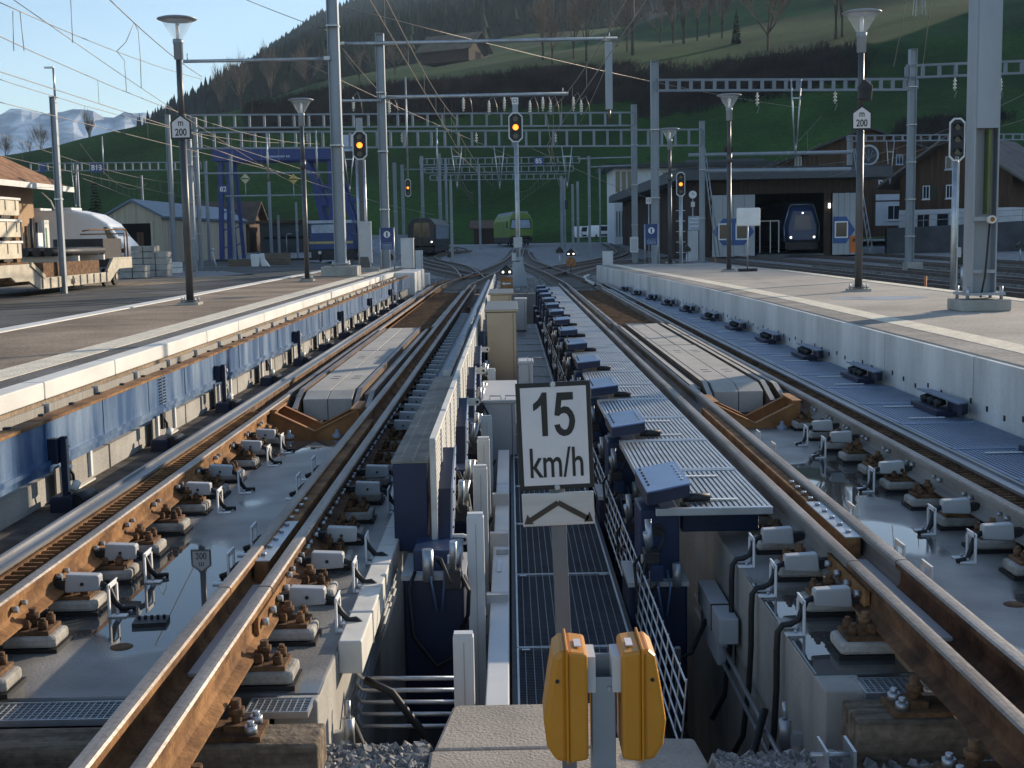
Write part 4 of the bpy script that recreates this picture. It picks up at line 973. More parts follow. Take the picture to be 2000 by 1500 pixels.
for i, (u, vt, Y, wd, lab) in enumerate(((103, 190, 46, .2, 'slim light mast behind the station roof'), (327, 225, 92, .32, 'mast beside the shed gable'), (770, 318, 112, .3, 'mast behind the blue information sign'), (785, 322, 118, .28, 'thin mast beside the hanging signal'), (823, 305, 128, .3, 'mast right of the hanging signal'), (857, 300, 132, .34, 'thick mast behind the dark railcar'), (870, 310, 136, .25, 'mast at the right end of the dark railcar'), (880, 352, 100, .2, 'pale pole in front of the dark railcar'), (935, 320, 150, .26, 'mast left of the green locomotive'), (1096, 345, 130, .28, 'mast behind the green locomotive'), (1102, 350, 138, .24, 'mast beside the parked vans'), (1118, 360, 120, .22, 'thin mast in the ballast field'), (1128, 355, 116, .22, 'second thin mast in the ballast field'), (1150, 305, 112, .22, 'mast with lattice arm in the ballast field'), (1171, 330, 145, .18, 'thin pole beside the white control building'), (1660, 268, 100, .36, 'mast bundle at the right depot corner'), (450, 305, 96, .22, 'mast in front of the crane leg'), (401, 315, 118, .25, 'mast before the shed roof'), (525, 355, 140, .3, 'mast behind the crane beam'), (543, 420, 120, .2, 'short post behind the timber stack'), (578, 395, 125, .2, 'taller post behind the timber stack'), (150, 322, 130, .2, 'portal mast behind the white railcar'), (276, 343, 135, .2, 'mast behind the shed'))):
    pmast(u, vt, Y, wd, lab, None)
t = thing('mast_lamp', 'small lamp head on the slim light mast', 'lamp', atY(104, 132, 46)); B().box(-.30, .02, -.08, .08, -.02, .03).build('head', mGalv, t); B().cyl((0, 0, -1.1), (0, 0, 0), .04, n=8).build('pole', mGalv, t)
for u0, v0, u1, v1, lab in ((1375, 290, 1402, 500, 'slanting lattice stay before the depot door'), (1668, 290, 1702, 495, 'slanting lattice stay at the right depot corner')):
    p = atY(u0, v0, 78); q = atY(u1, v1, 78); t = thing('lattice_stay', lab, 'stay', q); d = p - q
    for s in (-.12, .12): B().cyl((s, 0, 0), d + Vector((s * .5, 0, 0)), .035, n=6).build('chord', mMast, t)
    b = B()
    for k in range(12): b.cyl(d * (k / 12) + Vector((-.11, 0, 0)), d * ((k + 1) / 12) + Vector((.09, 0, 0)), .015, n=5)
    b.build('lacing', mMast, t, kind='stuff')
# ladder-beam portals
def portal(u0, v0, u1, v1, Y, hgt, n, label, mat=None):
    p = atY(u0, v0, Y); q = atY(u1, v1, Y); t = thing('portal_beam', label, 'portal beam', p); d = q - p; L = d.length; mt = mat or mPort
    up = Vector((0, 0, hgt))
    B().bar((0, 0, 0), d, .16, .10).build('bottom_chord', mt, t); B().bar(up, d + up, .16, .10).build('top_chord', mt, t)
    for k in range(n + 1):
        c = d * (k / n); B().bar(c + Vector((0, 0, .05)), c + up - Vector((0, 0, .05)), .14, .14).build('rung', mt, t)
    return t
portal(372, 250, 1240, 245, 84, .82, 30, 'upper ladder portal beam behind the signals')
portal(366, 290, 1372, 284, 76, .92, 38, 'lower ladder portal beam behind the signals')
portal(1280, 177, 1790, 175, 58, .46, 22, 'ladder portal beam above the depot')
portal(1770, 152, 2060, 140, 58, .52, 9, 'ladder beam running right from the tall mast')
portal(1655, 276, 2050, 272, 100, .42, 22, 'thin ladder beam in front of the chalets')
portal(60, 334, 392, 331, 130, .75, 20, 'ladder portal beam carrying the blue 813 boards')
portal(820, 322, 1132, 318, 150, .7, 22, 'ladder portal beam carrying the blue 85 board')
portal(830, 338, 1120, 334, 165, .7, 20, 'second ladder beam behind the 85 board')
portal(840, 352, 1110, 349, 180, .7, 20, 'third ladder beam behind the 85 board')
def tubeline(u0, v0, u1, v1, Y, r, label):
    p = atY(u0, v0, Y); q = atY(u1, v1, Y); B().cyl((0, 0, 0), q - p, r, n=8).build('cross_tube', mMast, label=label, cat='tube', loc=p)
tubeline(1345, 303, 1665, 297, 78, .11, 'horizontal tube between masts before the depot gable'); tubeline(1378, 334, 1662, 331, 78, .13, 'horizontal tube above the depot roof edge')
tubeline(370, 339, 660, 337, 95, .07, 'thin cross tube below the crane beam'); tubeline(440, 383, 660, 380, 95, .06, 'thin lower cross tube at the crane legs'); tubeline(1128, 310, 1236, 307, 112, .06, 'lattice arm tube beside the control building'); tubeline(1150, 326, 1236, 323, 112, .06, 'second arm tube beside the control building'); tubeline(790, 331, 890, 331, 112, .05, 'short arm tube above the dark railcar')
# number boards
def board(u, v, Y, w, h, s, label):
    p = atY(u, v, Y); t = thing('number_board', label, 'number board', p); B().box(-w / 2, w / 2, -.2, -.15, -h / 2, h / 2).build('panel', mBlueSign, t)
    text(s, h * .82, mWhite, 'digits', t, (0, -.205, 0), UPRIGHT, .004, 1.0, bold=.01)
board(190, 328, 129.5, 1.3, .9, '813', 'blue board reading 813 on the left portal'); board(381, 326, 129.5, .95, .9, '11', 'blue board ending in 11, half hidden behind the left lamp post'); board(1052, 315, 149.5, 1.15, .95, '85', 'blue board reading 85 on the far portal'); board(437, 370, 95, .8, .6, '82', 'small blue number board at the crane leg')
board(84, 328, 129.5, .55, .9, '', 'narrow blank blue board on the left portal')
# hanging droppers from portals
def dropper(u, v0, v1, Y, wd, label, group):
    p = atY(u, v0, Y); q = atY(u, v1, Y); t = thing('portal_dropper', label, 'dropper', q, 0, group); Hh = (p - q).z
    if wd:
        for s in (-1, 1): B().cyl((s * .05, 0, 0), (s * wd, 0, Hh), .035, n=6).build('leg', mGalv, t)
        B().bar((-wd * .8, 0, Hh * .72), (wd * .8, 0, Hh * .72), .05, .05).build('rung', mGalv, t); B().cyl((0, 0, -.3), (0, 0, .1), .05, n=6).build('tip', mGalv, t)
    else: B().cyl((0, 0, 0), (0, 0, Hh), .055, n=6).build('rod', mGalv, t)
for i, (u, v0, v1, wd) in enumerate(((683, 290, 365, .30), (797, 150, 350, 0), (524, 260, 352, 0), (620, 255, 350, 0), (893, 285, 358, .32), (976, 285, 358, .30), (1108, 285, 357, .30), (855, 250, 345, 0))):
    dropper(u, v0, v1, 75.6, wd, 'V-shaped steel dropper hanging from the lower portal' if wd else 'straight steel dropper rod hanging from the portals', 'V droppers on the portal' if wd else 'straight droppers on the portals')
dropper(1554, 155, 285, 57.7, .22, 'V-shaped dropper hanging from the beam above the depot', None); dropper(1776 - 38, 275, 352, 99.5, .3, 'V-shaped dropper before the chalet gable', None); dropper(148, 322, 400, 129.5, .25, 'V-shaped dropper left of the 813 board', None); dropper(386, 320, 402, 129.5, .25, 'V-shaped dropper right of the left lamp', None); dropper(203, 266, 340, 120, 0, 'rod dropper beside the 813 board', None)
# signals
def octa(w, h, c): return [(-w, -h + c), (-w + c, -h), (w - c, -h), (w, -h + c), (w, h - c), (w - c, h), (-w + c, h), (-w, h - c)]
def signal(u, v, Y, w, h, lights, label, post=True, zb=.54, twin=False, box=False, hang=None):
    p = atY(u, v, Y); t = thing('railway_signal', label, 'signal', (p.x, Y, zb)); cz = p.z - zb
    B().prism([(a, cz + c) for a, c in octa(w, h, w * .55)], 'y', -.10, -.07).build('rim', mSigBd, t)
    B().prism([(a, cz + c) for a, c in octa(w * .84, h * .92, w * .5)], 'y', -.112, -.1005).build('screen', mSignal, t)
    for k, lit in enumerate(lights):
        z = cz + h * (.58 - .58 * k)
        B().cyl((0, -.135, z), (0, -.113, z), w * .40, n=14).build('lit_lens' if lit else 'lens', mAmber if lit else mLens, t)
        b = B()
        for j in range(9):
            a0 = math.pi * j / 8; b.v += [(math.cos(a0) * w * .46, -.113, z + math.sin(a0) * w * .46), (math.cos(a0) * w * .46, -.24, z + math.sin(a0) * w * .44)]
        for j in range(8): b.face([2 * j, 2 * j + 1, 2 * j + 3, 2 * j + 2], 0, True)
        b.build('visor', mSignal, t, fix=False)
    if post:
        if twin:
            for s in (-1, 1): B().cyl((s * .13, -.02, 0), (s * .13, -.02, cz - h), .055, n=10).build('post', mGalv, t)
            B().box(-.11, .11, -.03, -.01, .3, cz - h).build('web', mMastD, t)
        else:
            B().cyl((0, 0, 0), (0, 0, cz - h + .1), .075, n=10).build('post', mGalv, t); B().box(.06, .10, -.03, .03, .3, cz - h).build('ladder', mGalv, t)
    return t, cz
s1, cz = signal(703, 284, 47.5, .265, .52, (0, 1, 0), 'three-lamp signal lit amber on twin posts on the left platform', twin=True)
B().box(-.12, .12, -.12, -.09, cz + .52, cz + .98).build('number_plate', mMast, s1); B().box(-.13, .32, -.2, .1, .3, 1.85).build('cabinet', mBoxG, s1, bevel=.02); B().prism([(-.12, 0), (.3, 0), (.2, .55), (-.1, .55)], 'y', -.22, .12).build('foot', mMastD, s1); B().box(-.45, .55, -.4, .3, -.02, .16).build('footing', mC, s1)
s2, cz = signal(1007, 249, 50, .275, .56, (0, 1, 0), 'three-lamp signal lit amber on a tall post at the pit end', zb=-.2)
B().box(-.11, .11, -.12, -.09, cz + .56, cz + 1.12).build('number_post', mMast, s2); B().box(-.12, .12, -.135, -.1201, cz + .86, cz + 1.12).build('number_plate', mWhite, s2); text('C1', .2, mSignB, 'plate_text', s2, (0, -.137, cz + .99), UPRIGHT, .001, .8, bold=.004)
B().prism([(-.36, 0), (.36, 0), (.2, .95), (-.2, .95)], 'y', -.3, .3).build('foot', mMast, s2); B().box(-.16, .18, -.16, .1, 1.5, 1.9).build('control_box', mBoxG, s2); B().box(-.24, -.06, -.2, .0, 1.0, 1.3).build('cable_box', mBoxG, s2); B().box(-.22, .22, -.15, .15, 1.0, 1.15).build('collar', mMast, s2)
s3, cz = signal(1867, 273, 33, .20, .54, (0, 0, 0), 'unlit three-lamp signal on a white post behind the right platform', zb=-.2); text('C4', .1, mWhite, 'plate_text', s3, (0, -.114, cz - .46), UPRIGHT, .001, .8); B().box(.05, .16, -.1, .1, 1.2, 1.45).build('control_box', mBoxG, s3)
s4, cz = signal(1329, 360, 62, .21, .58, (0, 1, 0), 'narrow signal lit amber in front of the dark depot wall', zb=-.2)
for k in range(5): B().box(-.22, .22, -.02, .02, 1.0 + k * .5, 1.03 + k * .5).build('rung', mGalv, s4)
s5, cz = signal(797, 367, 75, .17, .50, (0, 1, 0), 'small amber signal hanging from a rod below the portal', post=False)
p = atY(1106, 400, 128); t = thing('railway_signal', 'small dark signal head on a far mast', 'signal', p); B().box(-.15, .15, -.3, -.1, -.45, .45).build('screen', mSignal, t); B().cyl((0, -.32, .2), (0, -.3, .2), .08, n=8).build('lens', mLens, t)
# dwarf signals with lit pairs
def dwarf(u, v, Y, label, arrow=False, lit=False):
    g = yard(Y); p = atY(u, v, Y); t = thing('shunting_signal', label, 'shunting signal', (p.x, Y, g)); z = p.z - g
    B().cyl((0, 0, 0), (0, 0, z), .04, n=8).build('post', mGalv, t); B().prism([(-.22, z - .12), (.22, z - .12), (.22, z + .05), (.0, z + .25), (-.22, z + .05)], 'y', -.1, .1).build('head', mSignal, t)
    for s in (-1, 1): B().cyl((s * .12, -.13, z - .02), (s * .12, -.101, z - .02), .036, n=10).build('lit_lens' if lit else 'lens', mLampW if lit else mLens, t)
    B().bar((0, -.06, z + .22), (.3, -.06, z - .0), .05, .03).build('hood', mGalv, t)
    if arrow:
        B().box(-.22, .22, -.09, .09, z - .75, z - .2).build('box', mOr, t); b = B().box(-.1, .15, -.0951, -.0905, z - .46, z - .41); b.build('arrow_shaft', mWhite, t); B().prism([(-.17, z - .435), (-.08, z - .50), (-.08, z - .37)], 'y', -.0952, -.0904).build('arrow_tip', mWhite, t)
    return t
dwarf(989, 530, 46, 'dwarf signal with two lit lamps and a rusty arrow box', True, True); dwarf(1115, 495, 62, 'dwarf signal with two lit lamps above the rusty disc', False, True); dwarf(1879, 508, 40, 'dwarf signal with two lamps behind the right platform'); dwarf(1341, 487, 70, 'dwarf signal at the foot of the amber depot signal'); dwarf(1993, 480, 75, 'dwarf signal by the retaining wall'); dwarf(762, 503, 62, 'dwarf signal at the foot of the information sign'); dwarf(879, 500, 105, 'dwarf signal at the pale pole'); dwarf(1093, 490, 75, 'small dwarf signal in the ballast field')
p = atY(1115, 512, 60); t = thing('point_disc', 'rusty round point disc with a pale diagonal stripe', 'point disc', (p.x, 60, p.z)); b = B().cyl((0, 0, 0), (0, .03, 0), .24, n=18); b.build('disc', mOr, t); B().bar((-.09, -.005, -.2), (.11, -.005, .2), .01, .07, up=(0, 1, 0)).build('stripe', mKerb, t); B().cyl((0, .02, -.75), (0, .02, 0), .03, n=6).build('stem', mDarkM, t)
# yellow diamond boards
for u, v, col, lab in ((573, 350, (.6, .45, .12), 'yellow diamond board with a dark red bar'), (479, 349, (.55, .5, .35), 'pale diamond board with a green bar')):
    p = atY(u, v, 95); t = thing('diamond_board', lab, 'diamond board', p); B().prism([(-.36, 0), (0, -.40), (.36, 0), (0, .40)], 'y', -.02, 0).build('panel', M('diamond', col, .6), t); B().box(-.3, .3, -.03, -.021, -.045, .045).build('bar', M('diamond_bar', (.10, .02, .02) if u > 500 else (.03, .12, .03), .6), t); B().cyl((0, 0, -1.3), (0, 0, -.4), .03, n=6).build('stem', mGalv, t)
# cabinets and signs on the platforms
p = atZ(796, 524, .54); cabinet(p.x - .25, p.x + .25, p.y, p.y + .5, .54, 1.75, mDuct, 'white cabinet at the left platform end', .02)
p = atZ(813, 520, .54); cabinet(p.x - .1, p.x + .2, p.y + 1, p.y + 1.4, .3, 1.2, mDuct, 'small white cabinet behind the tall white one', .01)
def infosign(u, v, Y, z0, label, two=True):
    p = atY(u, v, Y); t = thing('information_sign', label, 'sign', (p.x, Y, z0)); z = p.z - z0
    for s in (-1, 1): B().cyl((s * .26, 0, 0), (s * .26, 0, z + .42), .028, n=8).build('post', mGalv, t)
    B().box(-.24, .24, -.03, 0, z - .16, z + .42).build('panel', mBlueSign, t); B().cyl((0, -.036, z + .16), (0, -.0305, z + .16), .13, n=20).build('white_disc', mWhite, t); B().box(-.03, .03, -.042, -.0365, z + .06, z + .24).build('figure', mBlueSign, t); B().cyl((0, -.042, z + .225), (0, -.0365, z + .225), .03, n=10).build('figure_head', mBlueSign, t)
    B().box(-.24, .24, -.03, 0, z - .42, z - .17).build('text_panel', mBlueSign, t); b = B()
    for k in range(4): B().box(-.19, .19, -.034, -.0305, z - .38 + k * .05, z - .362 + k * .05).build('text_line', M('sign_print', (.3, .36, .45), .6), t)
    return t
infosign(756, 466, 50.0, .54, 'blue information sign with white disc on the left platform'); infosign(1272, 458, 52, .4, 'blue information sign with white disc beside the tall mast')
p = atZ(1460, 530, .54); t = thing('blank_display', 'blank white display panel on a thin stand', 'display', p); B().box(-.28, .28, -.16, .16, 0, .09).build('base', mDarkM, t, bevel=.02); B().cyl((0, 0, .09), (0, 0, 1.7), .022, n=8).build('pole', mGalv, t)
pz = atY(1464, 424, p.y).z - p.z; B().box(-.34, .38, -.06, .06, pz - .27, pz + .28).build('panel', mWhite, t, bevel=.04)
p = atY(1267, 392, 60); t = thing('small_sign', 'small white number sign on a thin pole by the depot', 'sign', (p.x, 60, 0)); z = p.z; B().box(-.13, .13, -.02, 0, z - .15, z + .15).build('panel', mSignW, t); B().cyl((0, .02, -.2), (0, .02, z + .1), .025, n=6).build('pole', mGalv, t); text('15', .2, mSignB, 'digits', t, (0, -.022, z), UPRIGHT, .001, .8)
p = atZ(1190, 512, .54); cabinet(p.x - .2, p.x + .25, p.y + 1, p.y + 1.4, -.2, 1.0, mDuct, 'pale cabinet at the right platform tip', .01)
p = atY(1238, 478, 83.5); t = thing('mast_box', 'white switch box on the portal mast', 'switch box', p); B().box(-.26, .26, -.3, 0, -.5, .5).build('box', mDuct, t, bevel=.02); B().box(-.2, .2, -.305, -.3, -.4, .4).build('door', mBoxG, t)
p = atY(1667, 476, 72); t = thing('orange_box', 'orange telephone box on a mast before the depot', 'telephone box', p); B().box(-.2, .2, -.15, .1, -.5, .45).build('box', M('orange_paint', (.55, .13, .015), .5), t, bevel=.02); B().box(-.1, .1, -.156, -.151, .1, .3).build('window', mLens, t)
# ================================================================ overhead wires
WN = 0
def wire(pts, r, label, group=None):
    P = []
    for i in range(len(pts) - 1):
        a, c = Vector(pts[i]), Vector(pts[i + 1])
        for k in range(8):
            s = k / 8; q = a.lerp(c, s); q.z -= (c - a).length * .006 * 4 * s * (1 - s); P.append(q)
    P.append(Vector(pts[-1])); return B().tube(P, r, 5).build('overhead_wire', mWire, label=label, cat='wire', group=group)
def span(X, zc, zm, y0, y1, lab, g, n=10, X2=None):
    X2 = X if X2 is None else X2
    t = thing('catenary', lab, 'overhead line', (0, 0, 0), 0, g)
    a, c = Vector((X, y0, zc)), Vector((X2, y1, zc)); B().tube([a.lerp(c, k / 6) for k in range(7)], .011, 5).build('contact_wire', mWire, t)
    Pm = []
    for k in range(13):
        s = k / 12; q = a.lerp(c, s); q.z = zm - (zm - zc - .35) * 4 * s * (1 - s) * .85; Pm.append(q)
    B().tube(Pm, .011, 5).build('messenger_wire', mWire, t)
    for k in range(1, n):
        s = k / n; q = a.lerp(c, s); zz = zm - (zm - zc - .35) * 4 * s * (1 - s) * .85
        B().cyl(q, (q.x, q.y, zz), .006, n=4).build('dropper_wire', mWire, t)
span(-2.05, 5.35, 6.5, 2, 53, 'contact line over the left track running up to the cantilever', None)
span(-2.3, 5.4, 6.6, 53, 100, 'contact line continuing from the cantilever to the portals', None, X2=-1.0)
span(2.6, 5.4, 6.7, 2, 53, 'contact line over the right track', None, X2=1.6)
span(1.6, 5.4, 6.7, 53, 110, 'contact line from the cantilever over the far right track', None, X2=4.5)
span(-11.0, 5.5, 7.3, 8, 76, 'contact line over the yard road left of the platform', None)
span(-14.2, 5.6, 7.4, 8, 76, 'contact line over the low wagon track', None, X2=-13)
span(-19, 5.6, 7.6, 30, 129, 'contact line towards the 813 portal', None, X2=-30)
span(-25, 5.6, 7.6, 76, 129, 'contact line behind the crane', None, X2=-36)
span(-3.5, 5.5, 7.0, 84, 150, 'contact line from the portals to the 85 board', None, X2=-4)
span(3, 5.5, 7.0, 84, 150, 'contact line on the right of the 85 board', None, X2=1)
span(14, 5.6, 6.8, 58, 110, 'contact line into the depot', None, X2=20); span(18, 5.6, 6.8, 40, 100, 'contact line on the outer right track', None, X2=24)
for u0, v0, Y0, u1, v1, Y1, lab in ((20, -5, 34, 640, 390, 110, 'feeder wire slanting from the upper left over the crane'), (210, -5, 26, 395, 150, 45, 'feeder wire sloping to the left lamp'), (0, 5, 30, 395, 155, 55, 'long feeder wire in the upper left sky'), (470, -5, 40, 640, 60, 43, 'feeder wire ending at the large left mast'), (665, 90, 53, 780, 215, 80, 'wire from the upper tube down to the portal'), (1770, -5, 40, 1745, 130, 57, 'thin wire rising from the tall right mast'), (1818, -5, 40, 1802, 130, 57, 'second thin wire rising from the tall right mast'), (1206, 75, 53, 1130, 245, 84, 'wire from the tube end down to the upper portal'), (1260, 30, 70, 1180, 110, 84, 'faint wire crossing the bare trees'), (660, 10, 60, 1560, 210, 130, 'thin line crossing the dark hillside'), (365, 272, 60, 850, 420, 120, 'wire sloping behind the left lamp'), (590, 120, 70, 1010, 310, 90, 'wire passing in front of the portals'), (1040, 290, 70, 1290, 395, 100, 'bright wire sloping to the depot')):
    wire([atY(u0, v0, Y0), atY(u1, v1, Y1)], .012 if Y0 < 45 else .016, lab)
# insulators and jumper loops on the portals
for i, u in enumerate((690, 760, 905, 955, 985, 1035, 1060, 1075, 1120, 1135)):
    p = atY(u, 212 if i % 2 else 205, 84); t = thing('post_insulator', 'ribbed insulator standing on the upper portal beam', 'insulator', p, 0, 'insulators on the upper portal'); b = B(); b.cyl((0, 0, -.4), (0, 0, .5), .05, n=7)
    for k in range(4): b.cyl((0, 0, -.2 + k * .15), (0, 0, -.14 + k * .15), .10, n=8)
    b.build('ribs', mCream, t); B().tube([(0, 0, .5), (.3, 0, .8), (.5, .0, .2), (.6, 0, -.6)], .025, 5).build('jumper', mWire, t)
for u, v, Y in ((1479, 185, 58), (1631, 180, 58), (1865, 155, 58), (1955, 158, 58), (930, 262, 76), (1085, 262, 76), (785, 262, 76), (600, 262, 76)):
    p = atY(u, v, Y); t = thing('hanging_insulator', 'small insulator hanging below a portal beam', 'insulator', p, 0, 'insulators below the portals'); b = B().cyl((0, 0, -.5), (0, 0, .1), .035, n=6)
    for k in range(3): b.cyl((0, 0, -.4 + k * .15), (0, 0, -.34 + k * .15), .08, n=8)
    b.build('ribs', mCream, t); B().cyl((0, 0, -.8), (.1, 0, -.5), .015, n=5).build('wire_end', mWire, t)

for i, P in enumerate((((25, 22, 30), (27, 99, 30)), ((39, 22, 31), (47, 99, 31)), ((138, -4, 34), (142, 84, 34)), ((262, 44, 36), (246, 82, 36), (228, 100, 36)), ((262, 44, 36), (270, 60, 36), (274, 110, 36), (276, 172, 36)), ((228, 100, 40), (243, 118, 40), (247, 178, 40)), ((485, 200, 80), (493, 190, 80), (492, 222, 80)), ((1775, 180, 70), (1780, 200, 70), (1783, 250, 70)))):
    B().tube([atY(*q) for q in P], .010, 5).build('jumper_wire', mWire, label='short hanging jumper wire between overhead lines', cat='wire', group='jumper wires')
# ================================================================ tracks beyond
mSlp = M('concrete_sleepers', (.22, .205, .185), .9, var=.25, scale=3)
mRailF = M('far_rail_brown', (.085, .06, .045), .7, .3, var=.3, scale=2)
def track(pts, label, gauge=1.0, z=0.0, slp=True, y_lim=140):
    t = thing('railway_track', label, 'railway track', (0, 0, 0)); P = []
    pts = [Vector((x, y, 0)) for x, y in pts]
    for i in range(len(pts) - 1):                       # Catmull-Rom
        p0, p1, p2, p3 = pts[max(i - 1, 0)], pts[i], pts[i + 1], pts[min(i + 2, len(pts) - 1)]
        n = max(3, int((p2 - p1).length / 3))
        for k in range(n):
            s = k / n; P.append(.5 * ((2 * p1) + (p2 - p0) * s + (2 * p0 - 5 * p1 + 4 * p2 - p3) * s * s + (3 * p1 - p0 - 3 * p2 + p3) * s ** 3))
    P.append(pts[-1])
    for s in (-1, 1):
        b = B(); k = 0
        for i, p in enumerate(P):
            d = (P[min(i + 1, len(P) - 1)] - P[max(i - 1, 0)]).normalized(); n = Vector((d.y, -d.x, 0)); c = p + n * (s * gauge / 2); zz = yard(p.y) + .25
            for a, h in ((-.06, -.16), (-.035, -.02), (-.035, 0), (.035, 0), (.035, -.02), (.06, -.16)): b.v.append((c.x + n.x * a, c.y + n.y * a, zz + h))
        for i in range(len(P) - 1):
            for j in range(5): b.face([i * 6 + j, i * 6 + j + 1, (i + 1) * 6 + j + 1, (i + 1) * 6 + j], 1 if j == 2 else 0)
        b.build('rail', [mRailF, mSteel], t, fix=False)
    if slp:
        b = B(); acc = 0
        for i in range(len(P) - 1):
            seg = P[i + 1] - P[i]; L = seg.length; d = seg.normalized(); n = Vector((d.y, -d.x, 0)); m_ = max(1, int(L / .65))
            for k in range(m_):
                c = P[i] + seg * (k / m_)
                if c.y > y_lim: continue
                zz = yard(c.y) + .07; b.bar(c + n * -(gauge / 2 + .45) + Vector((0, 0, zz)), c + n * (gauge / 2 + .45) + Vector((0, 0, zz)), .22, .1)
        b.build('sleepers', mSlp, t, kind='stuff', fix=False)
    return t
track([(-2.05, 47), (-1.3, 62), (-.4, 80), (.4, 105), (1.2, 150), (1, 190)], 'track from the left gauge changer towards the green locomotive', 1.07)
track([(2.6, 47), (2.3, 60), (1.6, 80), (1.2, 100), (1.3, 130)], 'track from the right gauge changer towards the green locomotive', 1.07)
track([(-1.6, 56), (-3.2, 80), (-6.4, 105), (-7.2, 122), (-5.0, 140), (-10, 165), (-22, 185)], 'curving track past the dark railcar', 1.0)
track([(-1.7, 60), (-5.5, 84), (-7.9, 105), (-8.3, 140)], 'short track below the dark railcar', 1.0)
track([(2.4, 58), (5.5, 76), (10.0, 92), (16.0, 104), (20, 120)], 'track branching off to the depot', 1.0)
track([(2.0, 70), (6.5, 92), (10.5, 120), (12, 160)], 'track curving past the control building', 1.0)
for X, lab in ((10.6, 'nearest track behind the right platform'), (14.0, 'second track behind the right platform'), (17.4, 'third track behind the right platform'), (21.5, 'fourth track behind the right platform'), (26, 'fifth track behind the right platform')):
    track([(X + .8, 18), (X, 40), (X, 62), (X + (X - 18) * .12, 96)], lab, 1.0, y_lim=70)
track([(-17.3, 30), (-17.3, 56), (-16.6, 72), (-15, 90)], 'rails sunk in the yard beside the low wagon', 1.2, slp=False)
track([(-12.6, 70), (-13.6, 100), (-13.6, 120)], 'yard track below the blue shunter', 1.2, slp=False)
t = thing('check_rail', 'bent pale check rail at the switch below the rusty disc', 'check rail', (3.05, 47, 0)); B().tube([(0, 0, -.05), (-.02, 4, -.04), (.1, 7.5, -.03), (.45, 10, -.03)], .05, 6).build('rail', mKerb, t); B().box(-.2, .2, 3.5, 4.2, -.12, -.08).build('tie', mRustD, t)
t = thing('check_rail', 'curved cream-lit check rail beside the left switch', 'check rail', (-3.0, 46, 0)); B().tube([(0, 0, -.05), (.3, 5, -.04), (.9, 10, -.03), (1.9, 16, -.03)], .05, 6).build('rail', mRust, t); B().box(-.2, .2, 3.5, 4.2, -.12, -.08).build('tie', mRustD, t)

# ================================================================ buildings
mWoodD = M('dark_timber', (.045, .030, .022), .85, var=.35, scale=1.5, st=(4, 4, .3), bump=.3)
mWoodB = M('brown_timber', (.085, .05, .032), .85, var=.3, scale=1.2, st=(4, 4, .3), bump=.2)
mWoodP = M('pale_boards', (.42, .37, .28), .85, var=.18, scale=1.0, st=(5, 5, .15), bump=.2, bscale=8)
mTile = M('orange_roof_tile', (.24, .115, .06), .85, var=.35, scale=1.6, col2=(.34, .19, .105), bump=.5, bscale=8)
mRoofG = M('grey_brown_roof', (.13, .115, .105), .85, var=.25, scale=.8, bump=.4, bscale=5)
mRoofD = M('dark_roof', (.035, .037, .042), .6, var=.2, scale=.6)
mPlas = M('white_plaster', (.62, .63, .65), .85, var=.08, scale=.8)
mTan = M('tan_plaster', (.40, .27, .17), .9, var=.12, scale=.6)
mPane = M('window_pane', (.02, .028, .04), .08, var=.1)
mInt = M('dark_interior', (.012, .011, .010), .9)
mDoorW = M('folding_door_white', (.36, .37, .385), .6, var=.08, scale=.5)
mDoorB = M('door_stripe_blue', (.03, .085, .25), .5)
mFas = M('roof_fascia', (.07, .075, .085), .6, var=.15, scale=.5)
mStone = M('retaining_wall', (.075, .08, .088), .9, var=.25, scale=.7, bump=.4, bscale=4)
def window(t, x, z, w, h, y=-.02, fr=None, sill=True):
    f = B().box(x - w / 2, x + w / 2, y - .03, y + .02, z - h / 2, z + h / 2).build('window', fr or mWhite, t)
    child(B().box(x - w / 2 + .08, x - .03, y - .036, y - .0305, z - h / 2 + .08, z + h / 2 - .08).build('pane', mPane), f); child(B().box(x + .03, x + w / 2 - .08, y - .036, y - .0305, z - h / 2 + .08, z + h / 2 - .08).build('pane', mPane), f)
    if sill: child(B().box(x - w / 2 - .06, x + w / 2 + .06, y - .12, y - .03, z - h / 2 - .08, z - h / 2).build('sill', fr or mWhite), f)
def gable_house(name, label, loc, rz, W, L, he, hr, wall, roof, over=.7, plank=None):
    t = thing(name, label, 'building', loc, rz)
    B().prism([(-W / 2, -.5), (W / 2, -.5), (W / 2, he), (0, hr), (-W / 2, he)], 'y', 0, L).build('wall', wall, t)
    for s in (-1, 1):
        k = (hr - he) / (W / 2); x1 = W / 2 + over
        B().prism([(0, hr + .02), (s * x1, hr + .02 - k * x1), (s * x1, hr + .22 - k * x1), (0, hr + .24)], 'y', -over, L + over).build('roof', roof, t)
    return t
# depot
t = thing('depot', 'dark timber engine depot with open folding doors', 'building', (14.0, 97, 0)); DW, DL = 12.6, 62
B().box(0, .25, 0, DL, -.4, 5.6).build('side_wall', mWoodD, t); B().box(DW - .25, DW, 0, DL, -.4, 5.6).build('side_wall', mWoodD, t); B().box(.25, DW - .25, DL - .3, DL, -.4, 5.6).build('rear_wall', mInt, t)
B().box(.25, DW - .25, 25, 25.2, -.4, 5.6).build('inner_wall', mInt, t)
B().box(.25, DW - .25, .0, .25, 4.55, 5.6).build('lintel', mWoodD, t); B().box(.25, 1.2, 0, .25, -.4, 4.549).build('front_pier', mWoodD, t)
B().box(-1.6, DW + 1.8, -1.4, DL + 1, 5.6, 6.35).build('roof', mFas, t); B().box(-1.4, DW + 1.6, -1.2, DL + .8, 6.351, 6.5).build('roof_deck', mRoofD, t)
for i in range(12): B().box(-.05, -.002, 1.5 + i * 5, 1.62 + i * 5, 0, 5.5).build('wall_batten', mWoodB, t)
